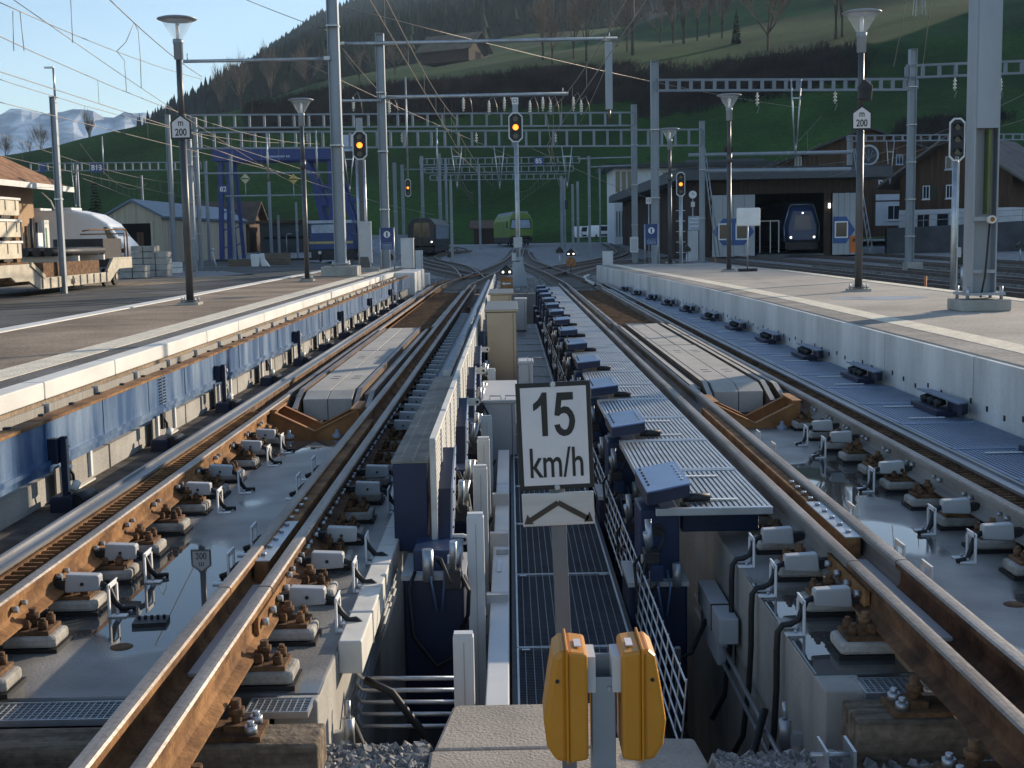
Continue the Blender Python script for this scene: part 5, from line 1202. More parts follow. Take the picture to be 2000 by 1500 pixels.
def fold(x0, x1, nm, hexl):
    d = B().box(x0, x1, -.2, -.08, -.1, 4.5).build(nm, mDoorW, t); n = 4; c = (x0 + x1) / 2; w_ = (x1 - x0)
    for k in range(1, n): child(B().box(x0 + w_ * k / n - .012, x0 + w_ * k / n + .012, -.206, -.2001, -.1, 4.5).build('fold_seam', mFas), d)
    child(B().prism([(c - w_ * .5 + .05, 1.75), (c - w_ * .25, 2.75), (c + w_ * .25, 2.75), (c + w_ * .5 - .05, 1.75), (c + w_ * .25, .75), (c - w_ * .25, .75)] if hexl else [(x0 + .02, 2.75), (x1 - .7, 2.75), (x1 - .02, 1.75), (x1 - .7, .75), (x0 + .02, .75)], 'y', -.215, -.207).build('blue_stripe', mDoorB), d)
    for xx in ([c - .65, c + .65] if hexl else [x0 + .65]):
        child(B().box(xx - .5, xx + .5, -.225, -.216, 1.15, 2.4).build('window', mWhite), d); child(B().box(xx - .4, xx + .4, -.23, -.2255, 1.25, 2.3).build('pane', mPane), d)
fold(1.25, 4.45, 'folding_door', True); fold(10.3, 12.0, 'folding_door', False)
B().box(9.7, 10.2, .0, .3, -.4, 4.549).build('middle_pier', mWoodD, t); B().box(12.05, DW - .25, .0, .25, -.4, 4.549).build('front_panel', mWoodD, t)
B().box(4.6, 9.6, -.5, 24, -.3, .02).build('floor', mAsph, t)
for x in (5.5, 8.6): B().box(x, x + .25, 14, 14.1, 3.2, 3.24).build('tube_light', mLampW, t)
B().box(9.95, 10.1, -.28, -.2, 3.4, 3.75).build('wall_lamp', mLampW, t)
t = thing('station_clock', 'white round clock on a pole before the depot', 'clock', (atY(1353, 380, 90).x, 90, 0)); z = atY(1353, 380, 90).z
B().cyl((0, -.05, z), (0, .05, z), .27, n=20).build('face', mWhite, t); B().box(-.01, .12, -.06, -.051, z - .01, z + .015).build('hand', mSignB, t); B().box(-.015, .01, -.06, -.051, z - .01, z + .17).build('hand', mSignB, t); B().cyl((0, 0, -.3), (0, 0, z - .27), .035, n=8).build('pole', mGalv, t); B().box(-.13, .13, -.1, .0, z - .85, z - .5).build('small_box', mDuct, t)
p = atY(1355, 436, 88); t = thing('timetable_board', 'pale board with printed lines on a cabinet by the depot', 'notice board', (p.x, 88, -.2)); z = p.z + .2; B().box(-.38, .38, -.05, .0, z - .48, z + .48).build('panel', mPlateL, t)
for k in range(6): B().box(-.3, .3, -.056, -.051, z - .36 + k * .13, z - .30 + k * .13).build('print_line', mSignW if k % 2 else mMast, t)
B().box(-.36, .30, -.02, .4, 0, z - .5).build('cabinet', mBoxG, t)
# control building
t = thing('control_building', 'white control building with dark flat roof behind the depot', 'building', (13.4, 164, .4)); W = 20
B().box(0, W, 0, 12, -.5, 9.6).build('wall', mPlas, t); B().box(-1.3, W + 1.2, -1.4, 13, 9.6, 10.1).build('roof', mRoofD, t)
B().box(-.02, 2.2, -.06, -.001, 5.6, 5.75).build('ledge', mFas, t)
for k in range(7): B().box(.25 + k * .36, .37 + k * .36, -.05, -.001, 1.0, 4.2).build('slit_window', mPane, t)
for k in range(3): B().box(.2 + k * .75, .75 + k * .75, -.05, -.001, 6.6, 9.2).build('tall_window', mPane, t)
for k in range(6): B().box(6.2 + k * 2.2, 7.4 + k * 2.2, -.05, -.001, 8.0, 9.0).build('window', mPane, t)
B().box(9, 19, -.4, -.35, 10.1, 10.5).build('railing', mFas, t)
B().box(14.5, 15.6, 3, 4, 10.1, 12.2).build('chimney', mWoodD, t)
# brewery barn behind the depot
t = gable_house('inn', 'large brown timber inn with white round emblem on its gable', (36.2, 131, 1.5), R(-4), 19.6, 24, 6.6, 10.3, mWoodB, mRoofD, 1.0)
c = B().cyl((.2, -.08, 7.7), (.2, -.02, 7.7), 1.05, n=28); c.build('emblem_disc', M('emblem_white', (.42, .45, .50), .6), t); B().cyl((.2, -.10, 7.7), (.2, -.081, 7.7), .86, n=28).build('emblem_field', M('emblem_dark', (.05, .055, .065), .6), t)
for s in (-1, 1): B().bar((.2, -.115, 7.1), (.2 + s * .42, -.115, 8.15), .02, .16, up=(0, 1, 0)).build('emblem_leaf', mPlateL, t); B().bar((.2, -.112, 7.2), (.2 + s * .68, -.112, 7.75), .02, .12, up=(0, 1, 0)).build('emblem_leaf', mPlateL, t)
B().bar((.2, -.118, 7.0), (.2, -.118, 8.3), .02, .1, up=(0, 1, 0)).build('emblem_leaf', mPlateL, t)
text('BEF', 1.1, mSignW, 'sign_letters', t, (2.0, -.12, 4.75), UPRIGHT, .05, 1.0, bold=.02)
B().box(1.0, 9.5, -.06, -.001, 3.15, 3.75).build('white_band', mPlas, t); B().box(1.0, 9.5, -.06, -.001, .6, 3.0).build('ground_floor', mPlas, t)
for x in (2.8, 5.2, 7.6): window(t, x, 1.9, 1.3, 1.5, -.08)
for x in (-6.8, 3.3): window(t, x, 7.2, .7, 1.0, -.02, mPlateL)
# chalet with big roof, turned
t = gable_house('chalet', 'brown chalet with white ground floor and wide grey roof', (37.6, 109, 1.6), R(-38), 9.5, 15, 4.6, 7.8, mWoodB, mRoofG, 1.5)
B().box(-4.76, 4.76, -.03, 14.9, -.9, 1.75).build('white_ground_floor', mPlas, t)
for x in (-2.4, -.4, 1.6): window(t, x, 3.2, .62, 1.15, -.01); B().box(x + .45, x + .85, -.05, -.005, 2.65, 3.75).build('shutter', M('green_shutter', (.03, .05, .022), .7), t)
for x in (-2.6, -.9): window(t, x, .7, 1.0, 1.3, -.05, mWoodD)
B().box(1.2, 1.9, -.06, -.031, -.7, 1.3).build('door', mWoodD, t); window(t, -.3, 5.6, 1.0, 1.1, -.01, mPlateL)
B().box(4.77, 4.9, 5, 6.2, 2.6, 3.8).build('window', mWhite, t); B().box(4.9, 4.92, 5.1, 6.1, 2.7, 3.7).build('pane', mPane, t); B().box(4.77, 4.9, 10, 10.8, 1.2, 3.0).build('poster', mWhite, t)
t = thing('retaining_wall', 'dark stone retaining wall with railing below the chalets', 'wall', (30.5, 104, -.3)); B().prism([(0, 0), (30, 0), (30, 3.3), (6, 2.3), (0, 2.1)], 'y', 0, .6).build('wall', mStone, t)
for k in range(11): B().cyl((1 + k * 2, .2, 2.1 + k * .05), (1 + k * 2, .2, 3.2 + k * .06), .03, n=5).build('railing_post', mMast, t)
for dz in (.55, 1.0): B().cyl((1, .2, 2.1 + dz), (21, .2, 2.6 + dz + .1), .025, n=5).build('railing', mMast, t)
t = gable_house('shed', 'pale board shed with dark open gate and blue-grey roof', (-32.1, 110, .35), 0, 5.0, 35, 3.55, 4.9, mWoodP, M('shed_roof', (.10, .14, .19), .5, .2, var=.15, scale=.5), .25)
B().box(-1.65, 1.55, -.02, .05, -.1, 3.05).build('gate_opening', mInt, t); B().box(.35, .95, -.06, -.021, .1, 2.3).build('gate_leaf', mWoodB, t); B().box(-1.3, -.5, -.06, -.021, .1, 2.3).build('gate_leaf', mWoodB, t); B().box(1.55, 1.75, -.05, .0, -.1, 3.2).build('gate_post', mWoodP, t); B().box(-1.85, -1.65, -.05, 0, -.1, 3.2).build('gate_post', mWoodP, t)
for k in range(9): B().box(2.5, 2.53, 2 + k * 3.7, 2.15 + k * 3.7, 0, 3.5).build('batten', mWoodP, t)
# station building at the left edge
t = thing('station_building', 'tan station building with orange tiled hip roof', 'building', (-28.6, 62, .65)); B().box(-14, 1.4, 0, 12, -.3, 4.55).build('wall', mTan, t)
b = B(); P = [(-15, -2.2, 4.35), (3.0, -2.2, 4.35), (3.0, 14, 4.35), (-15, 14, 4.35), (-9, 5.9, 8.0), (-2.6, 5.9, 8.0)]
b.v += P
for q in ((0, 1, 5, 4), (1, 2, 5), (2, 3, 4, 5), (3, 0, 4), (0, 3, 2, 1)): b.face(list(q))
b.build('roof', mTile, t); B().box(-15, 3.06, -2.32, -2.2, 4.12, 4.42).build('gutter', mKerb, t); B().box(3.0, 3.12, -2.3, 14, 4.12, 4.42).build('gutter', mKerb, t); B().box(-14.5, 2.6, -1.9, -1.6, 3.95, 4.15).build('eave_beam', mKerb, t)
for f in (.35,): B().tube([(-15 + 6 * f, -2.2 + 8.1 * f - .1, 4.35 + 3.65 * f + .25), (3.0 - 5.6 * f, -2.2 + 8.1 * f - .1, 4.35 + 3.65 * f + .25)], .08, 6).build('snow_guard', mKerb, t); B().tube([(-15 + 6 * f, -2.2 + 8.1 * f - .3, 4.35 + 3.65 * f + .05), (3.0 - 5.6 * f, -2.2 + 8.1 * f - .3, 4.35 + 3.65 * f + .05)], .06, 6).build('snow_guard', mKerb, t)
B().cyl((-.75, -.1, 0), (-.75, -.1, 4.3), .07, n=8).build('downpipe', mDarkM, t); B().box(-.95, -.6, -.05, -.001, 2.9, 4.2).build('narrow_window', mPane, t)
rows = B()
for k in range(26):                                     # tile courses
    s = k / 26; rows.bar((-15 + 6 * s, -2.2 + 8.1 * s, 4.37 + 3.65 * s), (3.0 - 5.6 * s, -2.2 + 8.1 * s, 4.37 + 3.65 * s), .06, .05)
rows.build('tile_courses', mTile, t, kind='stuff')
# more distant buildings
t = gable_house('long_barn', 'long brown-roofed building behind the green locomotive', (-3.6, 196, .8), R(0), 8.6, 6, 2.2, 3.2, mWoodD, M('brown_roof', (.12, .07, .045), .85, var=.2, scale=.5), .6); t.rotation_euler = (0, 0, R(90)); t.location = (0.6, 200, .8)
t = thing('dark_warehouse', 'dark low warehouse behind the crane and timber stacks', 'building', (-29, 150, .3)); B().box(0, 9, 0, 10, -.3, 3.4).build('wall', mRoofD, t); B().box(-.4, 9.4, -.6, 10.4, 3.4, 3.75).build('roof', mWoodB, t); B().box(.5, 8.5, -.05, -.001, 1.6, 1.9).build('band', mInt, t)
t = gable_house('brown_house', 'brown shingled house roof behind the shed', (-31, 158, .3), R(90), 8, 9, 3.8, 6.0, mWoodB, M('shingle_brown', (.10, .075, .06), .9, var=.2, scale=.6), .8)
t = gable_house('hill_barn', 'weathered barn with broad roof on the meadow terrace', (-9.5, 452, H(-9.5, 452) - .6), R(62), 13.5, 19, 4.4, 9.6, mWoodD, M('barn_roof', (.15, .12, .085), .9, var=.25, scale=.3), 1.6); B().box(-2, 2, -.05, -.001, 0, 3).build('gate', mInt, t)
t = gable_house('hill_house', 'small dark house on the slope behind the station roof', (-104, 268, H(-104, 268) - .5), R(75), 7.5, 9, 3.2, 5.4, mWoodD, M('house_roof', (.14, .125, .11), .9, var=.2, scale=.4), 1.0); window(t, 0, 1.8, .9, 1.0)
t = gable_house('hill_farm', 'distant farmhouse between the bare trees on the hill', (82, 520, H(82, 520) - 1), R(70), 10, 14, 4, 8, mWoodB, mRoofG, 1.2); window(t, 0, 2.4, 1.2, 1.2)
t = gable_house('hill_farm', 'small hut on the upper right meadow', (70, 560, H(70, 560) - 1), R(40), 7, 9, 3, 6, mWoodD, mRoofG, .9); window(t, 0, 1.8, 1, 1)
t = thing('low_platform_wall', 'long grey low loading ramp behind the information sign', 'loading ramp', (-17, 132, .2)); B().box(0, 6.5, 0, 1.5, -.3, 1.6).build('wall', mPlateL, t); B().box(-.2, 6.7, -.2, 2, 1.6, 1.9).build('deck', mMast, t)

# ================================================================ vehicles
mWag = M('wagon_beige_paint', (.46, .40, .30), .7, var=.22, scale=2.2, bump=.15, col2=(.56, .50, .40), fine=.12)
mCrate = M('crate_beige', (.60, .53, .41), .8, var=.16, scale=3, bump=.15, fine=.1)
t = thing('low_wagon', 'beige well wagon with sloping ends beside the left platform', 'wagon', (-17.3, 34.8, 0)); hw = 1.3
def wside(x0, x1, nm):
    P = [(0, 1.12), (8.1, 1.12), (9.3, .62), (16.2, .62), (17.0, 1.12), (19.7, 1.12), (19.7, .72), (17.9, .72), (17.5, .60), (16.6, .24), (8.9, .24), (7.9, .55), (6.8, .55), (6.4, .72), (0, .72)]
    return B().prism(P, 'x', x0, x1).build(nm, mWag, t, bevel=.01)
wside(hw - .10, hw, 'side_sill'); wside(-hw, -hw + .10, 'side_sill')
B().box(-hw + .1, hw - .1, 9.2, 16.3, .42, .5).build('well_floor', mRustD, t); B().box(-hw, hw, 0, 8.0, 1.125, 1.18).build('deck', mRustD, t); B().box(-hw, hw, 17.1, 19.7, 1.125, 1.18).build('deck', mWag, t)
for k in range(10): B().box(hw + .001, hw + .05, 9.1 + k * .78, 9.16 + k * .78, .26, .61).build('rib', mWag, t)
for y0, q in ((8.1, 9.3), (17.0, 16.2)): B().bar((hw + .03, y0, 1.12), (hw + .03, q, .64), .06, .14).build('slope_flange', mWag, t)
for y in (1.2, 2.9, 4.9, 6.2, 17.9, 19.2):
    for s in (-1, 1): w_ = B().cyl((s * .62, y, .37), (s * .74, y, .37), .37, n=18).build('wheel', mDarkM, t); child(B().cyl((s * .741, y, .37), (s * .78, y, .37), .12, n=10).build('axle_box', mWag), w_)
B().cyl((hw + .01, 12.2, .43), (hw + .12, 12.2, .43), .1, n=10).build('hand_wheel', mWag, t); B().cyl((.75, 19.7, .95), (.75, 20.2, .95), .1, n=10).build('buffer', mDarkM, t); B().cyl((.75, 20.2, .95), (.75, 20.25, .95), .2, n=14).build('buffer_plate', mWag, t)
b = B().tube([(hw - .1, 19.5, 1.18), (hw - .1, 19.5, 2.2), (hw - .1, 19.3, 2.32), (hw - .4, 15.8, 2.3), (hw - .6, 15.4, 2.25)], .035, 6); b.build('handrail', mRust, t)
B().tube([(hw - .25, 19.6, 1.18), (hw - .25, 19.6, 2.15), (-.8, 19.6, 2.15)], .035, 6).build('handrail', mRust, t)
B().box(-1.0, 1.0, 16.9, 19.3, 1.18, 1.95).build('dark_crate', mDarkM, label='dark steel container on the far wagon deck', cat='container', loc=(-17.3, 34.8, 0))
B().box(-1.1, 1.12, 9.8, 15.9, .5, 1.12).build('steel_plates', mRustD, label='dark stack of steel plates in the wagon well', cat='steel stack', loc=(-17.3, 34.8, 0), bevel=.02)
tb = thing('pipe_bundle', 'bundle of dark pipes laid on pale battens over the wagon', 'pipes', (-17.3, 43.6, 1.12))
for k in range(5): B().cyl((-.8 + k * .42, 2.2, .36), (-.8 + k * .42, 8.3, .36), .16, n=10).build('pipe', mDarkM, tb)
for y in (2.8, 4.6, 7.6): B().box(-1.05, 1.15, y, y + .16, 0, .195).build('batten', mKerb, tb)
# crates on the wagon: three high, in two stacks
def crate(x, y, z, lab):
    t = thing('crate', lab, 'crate', (x, y, z)); B().box(-1.1, 1.1, 0, 2.35, .12, .64).build('body', mCrate, t, bevel=.015); B().box(-1.15, 1.15, -.05, 2.4, .62, .70).build('rim', mKerb, t, bevel=.01)
    for s in (.2, 1.15, 2.0): B().box(1.1, 1.13, s, s + .1, .3, .62).build('latch', mCrate, t); B().box(-1.05, 1.1, s - .1, s + .2, 0, .12).build('foot', mRust, t)
    B().box(1.101, 1.12, .75, 1.5, .03, .11).build('fork_slot', mDarkM, t)
lv = ('lowest', 'middle', 'topmost')
for k in range(3):
    crate(-17.25, 40.3, 1.19 + k * .70, lv[k] + ' beige crate of the stack nearest the wagon well' if k else 'lowest beige crate of the stack beside the wagon well'); crate(-17.3, 37.6, 1.19 + k * .70, lv[k] + ' beige crate of the stack on the wagon end deck')
rack = thing('stanchion_rack', 'rack of dark steel stanchions and gas bottles behind the crates', 'rack', (-18.3, 47.5, 1.1))
for k in range(8):
    s_ = B().cyl((-.3 + (k % 2) * .5, k * .28, 0), (-.3 + (k % 2) * .5, k * .28, 1.35 + .15 * (k % 3)), .06, n=8).build('stanchion', mDarkM if k % 3 else mRustD, rack)
B().box(.3, .36, 1.6, 2.1, .0, 1.1).build('white_panel', mWhite, rack); B().box(.2, .3, 2.5, 3.0, .0, 1.6).build('cream_frame', mCream, rack); B().box(.305, .31, 2.58, 2.72, .1, 1.3).build('green_fill', M('green_fill', (.02, .12, .05), .6), rack); B().box(-.6, .4, 0, 3.2, -.1, 0).build('tray', mRustD, rack)
# white railcar with sloping nose (points to +X)
mVeh = M('vehicle_white', (.82, .82, .80), .35, var=.03)
t = thing('white_railcar', 'white railcar with rounded nose behind the wagon', 'railcar', (-22.2, 76, .2))
P = [(-14, .7), (0, .7), (.05, 1.35), (-.45, 1.9), (-1.0, 2.7), (-1.9, 3.25), (-3.0, 3.5), (-14, 3.55)]
B().prism(P, 'y', -1.4, 1.4).build('body', mVeh, t, bevel=.18); B().prism([(-1.02, 1.75), (-.5, 1.75), (-1.05, 2.5), (-1.25, 2.5)], 'y', -1.42, -1.401).build('side_window', mPane, t); B().prism([(-.52, 1.92), (-1.02, 2.62), (-.98, 2.66), (-.47, 1.96)], 'y', -1.1, 1.1).build('windscreen', mPane, t)
for x in (-3.2, -5.0, -7.4): B().box(x - .9, x, -.9, .9, 3.53, 3.66).build('roof_unit', mVeh, t)
B().box(-1.9, -.2, -1.3, 1.3, .2, .7).build('underframe', mDarkM, t); B().box(-1.3, -.1, -1.43, -1.405, 1.0, 1.25).build('grille', mDarkM, t); B().tube([(-4.5, 0, 3.6), (-4.7, 0, 4.1), (-5.2, 0, 4.6)], .04, 6).build('antenna', mCream, t)
for x in (-2.6, -9): B().cyl((x, -1.2, .42), (x, -1.05, .42), .42, n=16).build('wheel', mDarkM, t)
# rail vehicles seen head-on
def headcar(name, label, loc, rz, W, Hh, L, front, body, roofm, kind):
    t = thing(name, label, 'locomotive' if 'loco' in name or 'shunter' in name else 'railcar', loc, rz); w2 = W / 2
    if kind == 'green': sec = [(-w2, .9), (w2, .9), (w2, 2.9), (w2 - .35, 3.6), (w2 - .8, 3.95), (-w2 + .8, 3.95), (-w2 + .35, 3.6), (-w2, 2.9)]
    else: sec = [(-w2, .8), (w2, .8), (w2, Hh - .6), (w2 - .4, Hh - .1), (w2 - .7, Hh), (-w2 + .7, Hh), (-w2 + .4, Hh - .1), (-w2, Hh - .6)]
    B().prism(sec, 'y', 0, L).build('body', body, t, bevel=.12)
    B().box(-w2 + .1, w2 - .1, .3, L - .3, .35, .9).build('underframe', mDarkM, t)
    for y in (1.8, 4.6, L - 4.6, L - 1.8):
        for s in (-1, 1): B().cyl((s * (w2 - .5), y, .5), (s * (w2 - .35), y, .5), .5, n=16).build('wheel', mDarkM, t)
    B().box(-w2 + .25, w2 - .25, -.15, .3, .3, .75).build('snow_plough', mDarkM, t)
    for s in (-1, 1): B().cyl((s * .8, -.45, 1.0), (s * .8, 0, 1.0), .12, n=10).build('buffer', mDarkM, t)
    return t
mLime = M('lime_green_paint', (.15, .22, .035), .4, var=.08); mRoofL = M('loco_roof_grey', (.20, .23, .28), .5, var=.1)
p = atY(1012, 470, 155); t = headcar('green_locomotive', 'lime green electric locomotive on the far track', (p.x + .35, 155, .62), R(6.5), 2.95, 4.0, 18, None, mLime, mRoofL, 'green')
B().prism([(-1.3, 3.0), (1.3, 3.0), (.9, 4.05), (-.9, 4.05)], 'y', .5, 17.5).build('roof', mRoofL, t, bevel=.08); B().prism([(-1.2, 2.05), (1.2, 2.05), (1.05, 3.05), (-1.05, 3.05)], 'y', -.04, .02).build('windscreen', mPlateL, t, bevel=.04); B().prism([(-1.3, 1.98), (1.3, 1.98), (1.15, 3.14), (-1.15, 3.14)], 'y', -.03, .04).build('screen_surround', mSignal, t); B().box(-1.5, -1.48, 1.2, 2.2, 2.1, 2.9).build('side_window', mPane, t); B().box(-1.5, -1.485, 5, 8, 1.4, 2.6).build('louvre', M('louvre_green', (.12, .19, .04), .6), t)
B().box(-1.2, 1.2, -.03, .02, 1.0, 1.15).build('front_stripe', mDarkM, t)
p = atY(826, 470, 118); mDk = M('railcar_dark', (.016, .017, .022), .35, var=.1)
t = headcar('dark_railcar', 'dark panoramic railcar with one lit headlamp', (p.x - .1, 118, .1), R(-1.5), 2.55, 3.45, 18, None, mDk, mDk, 'x'); B().prism([(-.8, 1.7), (.8, 1.7), (.65, 3.0), (-.65, 3.0)], 'y', -.03, .02).build('windscreen', mPane, t); B().cyl((0, -.06, 1.95), (0, -.031, 1.95), .3, n=16).build('emblem', M('emblem_bronze', (.12, .09, .05), .5), t); B().cyl((.9, -.04, 1.25), (.9, .0, 1.25), .07, n=10).build('lit_headlamp', mLampW, t); B().box(1.275, 1.29, .8, 16, 1.5, 2.7).build('side_window', mPlateL, t); B().box(1.276, 1.292, .4, 17, 2.75, 3.0).build('side_panel', mMast, t); B().cyl((-.05, -.3, .2), (-.05, -.3, 4.2), .03, n=6).build('marker_pole', M('marker_green', (.15, .22, .06), .6), t)
p = atY(648, 480, 100); mShB = M('shunter_blue', (.018, .05, .16), .45, var=.1)
t = thing('blue_shunter', 'dark blue shunting vehicle with grey roof behind the mast', 'locomotive', (p.x, 100, .0), R(0)); B().box(-1.7, 1.6, 0, 5, .95, 2.2).build('body', mShB, t, bevel=.05); B().box(-1.7, 1.5, .2, 3.6, 2.2, 3.0).build('cab', mShB, t); B().box(-1.8, 1.6, .0, 3.8, 3.0, 3.22).build('roof', mPlateL, t); B().box(-1.55, .2, .17, .199, 2.25, 2.9).build('windscreen', mPlateL, t); B().box(-1.75, 1.65, -.02, -.001, 1.42, 1.6).build('yellow_stripe', M('stripe_yellow', (.42, .36, .14), .6), t); B().box(-1.6, 1.5, -.05, 4, .2, .94).build('underframe', mDarkM, t)
for s in (-1, 1): B().cyl((s * .9, .2, .42), (s * 1.0, .2, .42), .42, n=14).build('wheel', mDarkM, t); B().cyl((s * .85 - .05, -.35, .75), (s * .85 - .05, 0, .75), .13, n=10).build('buffer', mGalv, t)
p = atY(690, 480, 104); t = thing('tank_wagon', 'rusty tan tank wagon beside the blue shunter', 'wagon', (p.x, 104, 0)); B().cyl((-1.1, .6, 1.65), (1.3, .6, 1.65), .85, n=18).build('tank', mRust, t); B().box(-1.3, 1.4, -.2, 1.6, .6, .8).build('frame', mRustD, t); B().box(-1.25, -.2, -.25, -.1, .8, 2.6).build('end_panel', mTan, t)
for s in (-.8, .9): B().cyl((s, -.1, .4), (s, .02, .4), .4, n=14).build('wheel', mDarkM, t)
# blue express railcar in the depot door
p = atY(1560, 450, 100); mEx = M('express_blue', (.022, .05, .135), .28, var=.06)
t = thing('express_railcar', 'dark blue railcar nose standing in the depot doorway', 'railcar', (p.x, 99.5, .1), R(-4)); t.scale = (1.12, 1, 1.1)
sec0 = [(-1.25, .75), (1.25, .75), (1.3, 1.9), (.9, 3.35), (.75, 3.5), (-.75, 3.5), (-.9, 3.35), (-1.3, 1.9)]
b = B(); k = 0
for y, sc, dz in ((-1.15, .72, .12), (-.75, .90, .03), (0, .98, 0), (1.0, 1.02, 0), (16, 1.02, 0)):
    for a, c in sec0: b.v.append((a * sc, y, .75 + dz + (c - .75) * (sc if sc < 1 else 1)))
for i in range(4):
    for j in range(8): b.face([i * 8 + j, i * 8 + (j + 1) % 8, (i + 1) * 8 + (j + 1) % 8, (i + 1) * 8 + j], 0, True)
b.face(list(range(8))); b.face(list(range(32, 40))); b.build('body', mEx, t)
B().prism([(-.62, 1.55), (.62, 1.55), (.5, 2.55), (-.5, 2.55)], 'y', -1.19, -1.155).build('windscreen', M('screen_blue', (.035, .065, .13), .12), t); B().cyl((0, -1.2, 2.72), (0, -1.155, 2.72), .05, n=10).build('lit_headlamp', mLampW, t)
for s in (-1, 1): B().cyl((s * .78, -1.16, 1.05), (s * .78, -1.1, 1.05), .07, n=10).build('lit_headlamp', mLampW, t)
b = B()
ring = [(a * 1.0, .75 + (c - .75) * 1.0) for a, c in sec0]
for j in range(1, 8 - 0): b.cyl((ring[j][0] * .92, -.72, .76 + (ring[j][1] - .75) * .93), (ring[(j + 1) % 8][0] * .92, -.72, .76 + (ring[(j + 1) % 8][1] - .75) * .93), .035, n=6)
b.build('silver_trim', mGalv, t); B().box(-1.1, 1.1, -.7, 15, .25, .75).build('underframe', mDarkM, t); B().box(-.9, .9, -1.0, -.7, .2, .6).build('snow_plough', mDarkM, t)
for s in (-1, 1): B().cyl((s * .7, .6, .42), (s * .85, .6, .42), .42, n=14).build('wheel', mDarkM, t)
p = atY(1505, 455, 99); t = thing('door_frame', 'white glazed door frame beside the railcar', 'door frame', (p.x, 99, 0)); B().box(-.85, -.78, 0, .05, .1, 2.5).build('post', mKerb, t); B().box(-.05, .02, 0, .05, .1, 2.5).build('post', mKerb, t); B().box(.6, .67, 0, .05, .1, 2.5).build('post', mKerb, t); B().box(-.85, .67, 0, .05, 2.501, 2.57).build('top_rail', mKerb, t)
# parked white vans
def car(u, v, Y, lab, rz):
    p = atY(u, v, Y); t = thing('parked_van', lab, 'van', (p.x, Y, p.z - .0), rz); B().prism([(-.9, .25), (.9, .25), (.92, 1.0), (.75, 1.85), (-.75, 1.85), (-.92, 1.0)], 'y', 0, 4.2).build('body', mVeh, t, bevel=.1); B().prism([(-.72, 1.08), (.72, 1.08), (.6, 1.7), (-.6, 1.7)], 'y', -.03, .02).build('windscreen', mPane, t); B().box(-.6, .6, -.04, .0, .4, .62).build('grille', mDarkM, t)
    for y in (.8, 3.3):
        for s in (-1, 1): B().cyl((s * .75, y, .32), (s * .93, y, .32), .32, n=14).build('wheel', mBlack, t)
    for s in (-1, 1): B().cyl((s * .68, -.03, .75), (s * .68, .01, .75), .1, n=10).build('headlamp', mPlateL, t)
car(1145, 467, 185, 'white van parked behind the far masts', R(12)); car(1181, 466, 178, 'smaller white car parked beside the control building', R(20))
# blue gantry crane
mCr = M('crane_blue', (.010, .034, .165), .45, var=.12); cy = 104
pA, pB = atY(422, 316, cy), atY(652, 314, cy); t = thing('gantry_crane', 'bright blue gantry crane spanning the loading yard', 'crane', (pA.x, cy, .1)); Wc = pB.x - pA.x; hz = pA.z - .1
B().box(-.2, Wc + .3, -.45, .45, hz, hz + .95).build('main_girder', mCr, t, bevel=.03); B().box(-.2, Wc + .3, 2.6, 3.3, hz, hz + .85).build('rear_girder', mCr, t)
for y in (0, 3.0):
    B().bar((.15, y, .2), (.35, y, hz), .36, .36).build('leg', mCr, t); B().bar((1.3, y, .2), (.9, y, hz), .28, .28).build('leg', mCr, t)
    B().bar((Wc - 2.3, y, hz), (Wc - .9, y, hz - 3.6), .4, .4).build('brace', mCr, t); B().bar((Wc - .35, y, .2), (Wc - .35, y, hz), .32, .32).build('leg', mCr, t); B().bar((Wc + 2.3, y, .2), (Wc + .2, y, hz - 1.2), .4, .4).build('brace', mCr, t)
    B().bar((Wc - 1.7, y, hz - 2.1), (Wc + .2, y, hz - 2.1), .3, .25).build('tie', mCr, t); B().bar((Wc + .8, y, hz - 3.2), (Wc + 2.0, y, hz - 3.2), .2, .25).build('tie', mCr, t); B().bar((Wc - 1.6, y, hz - 2.2), (Wc - .5, y, .2), .35, .3).build('brace', mCr, t)
    for k in range(5): B().bar((.2, y, 1 + k * 1.4), (1.1, y, 1.5 + k * 1.4), .08, .08).build('lacing_bar', mCr, t)
for k, (x_, w_) in enumerate(((0, .1), (.16, .12), (.32, .1), (.46, .14), (.64, .1), (.78, .12), (.94, .14), (1.12, .1), (1.26, .12), (1.42, .1), (1.64, .12), (1.80, .12))): B().box(Wc * .43 + x_, Wc * .43 + x_ + w_, -.456, -.4505, hz + .22, hz + .38).build('girder_lettering', M('faded_white', (.35, .42, .55), .6) if k == 0 else bpy.data.materials['faded_white'], t)
B().box(Wc + .4, Wc + 2.1, -.6, 1.2, hz - .6, hz + .6).build('winch_house', mSignal, t); B().box(Wc + .3, Wc + 2.2, -.62, 1.2, hz + .6, hz + 1.9).build('railing_cage', mPlateL, t)
B().box(-.4, Wc + 2.6, -.3, .3, 0, .2).build('track_beam', mDarkM, t)
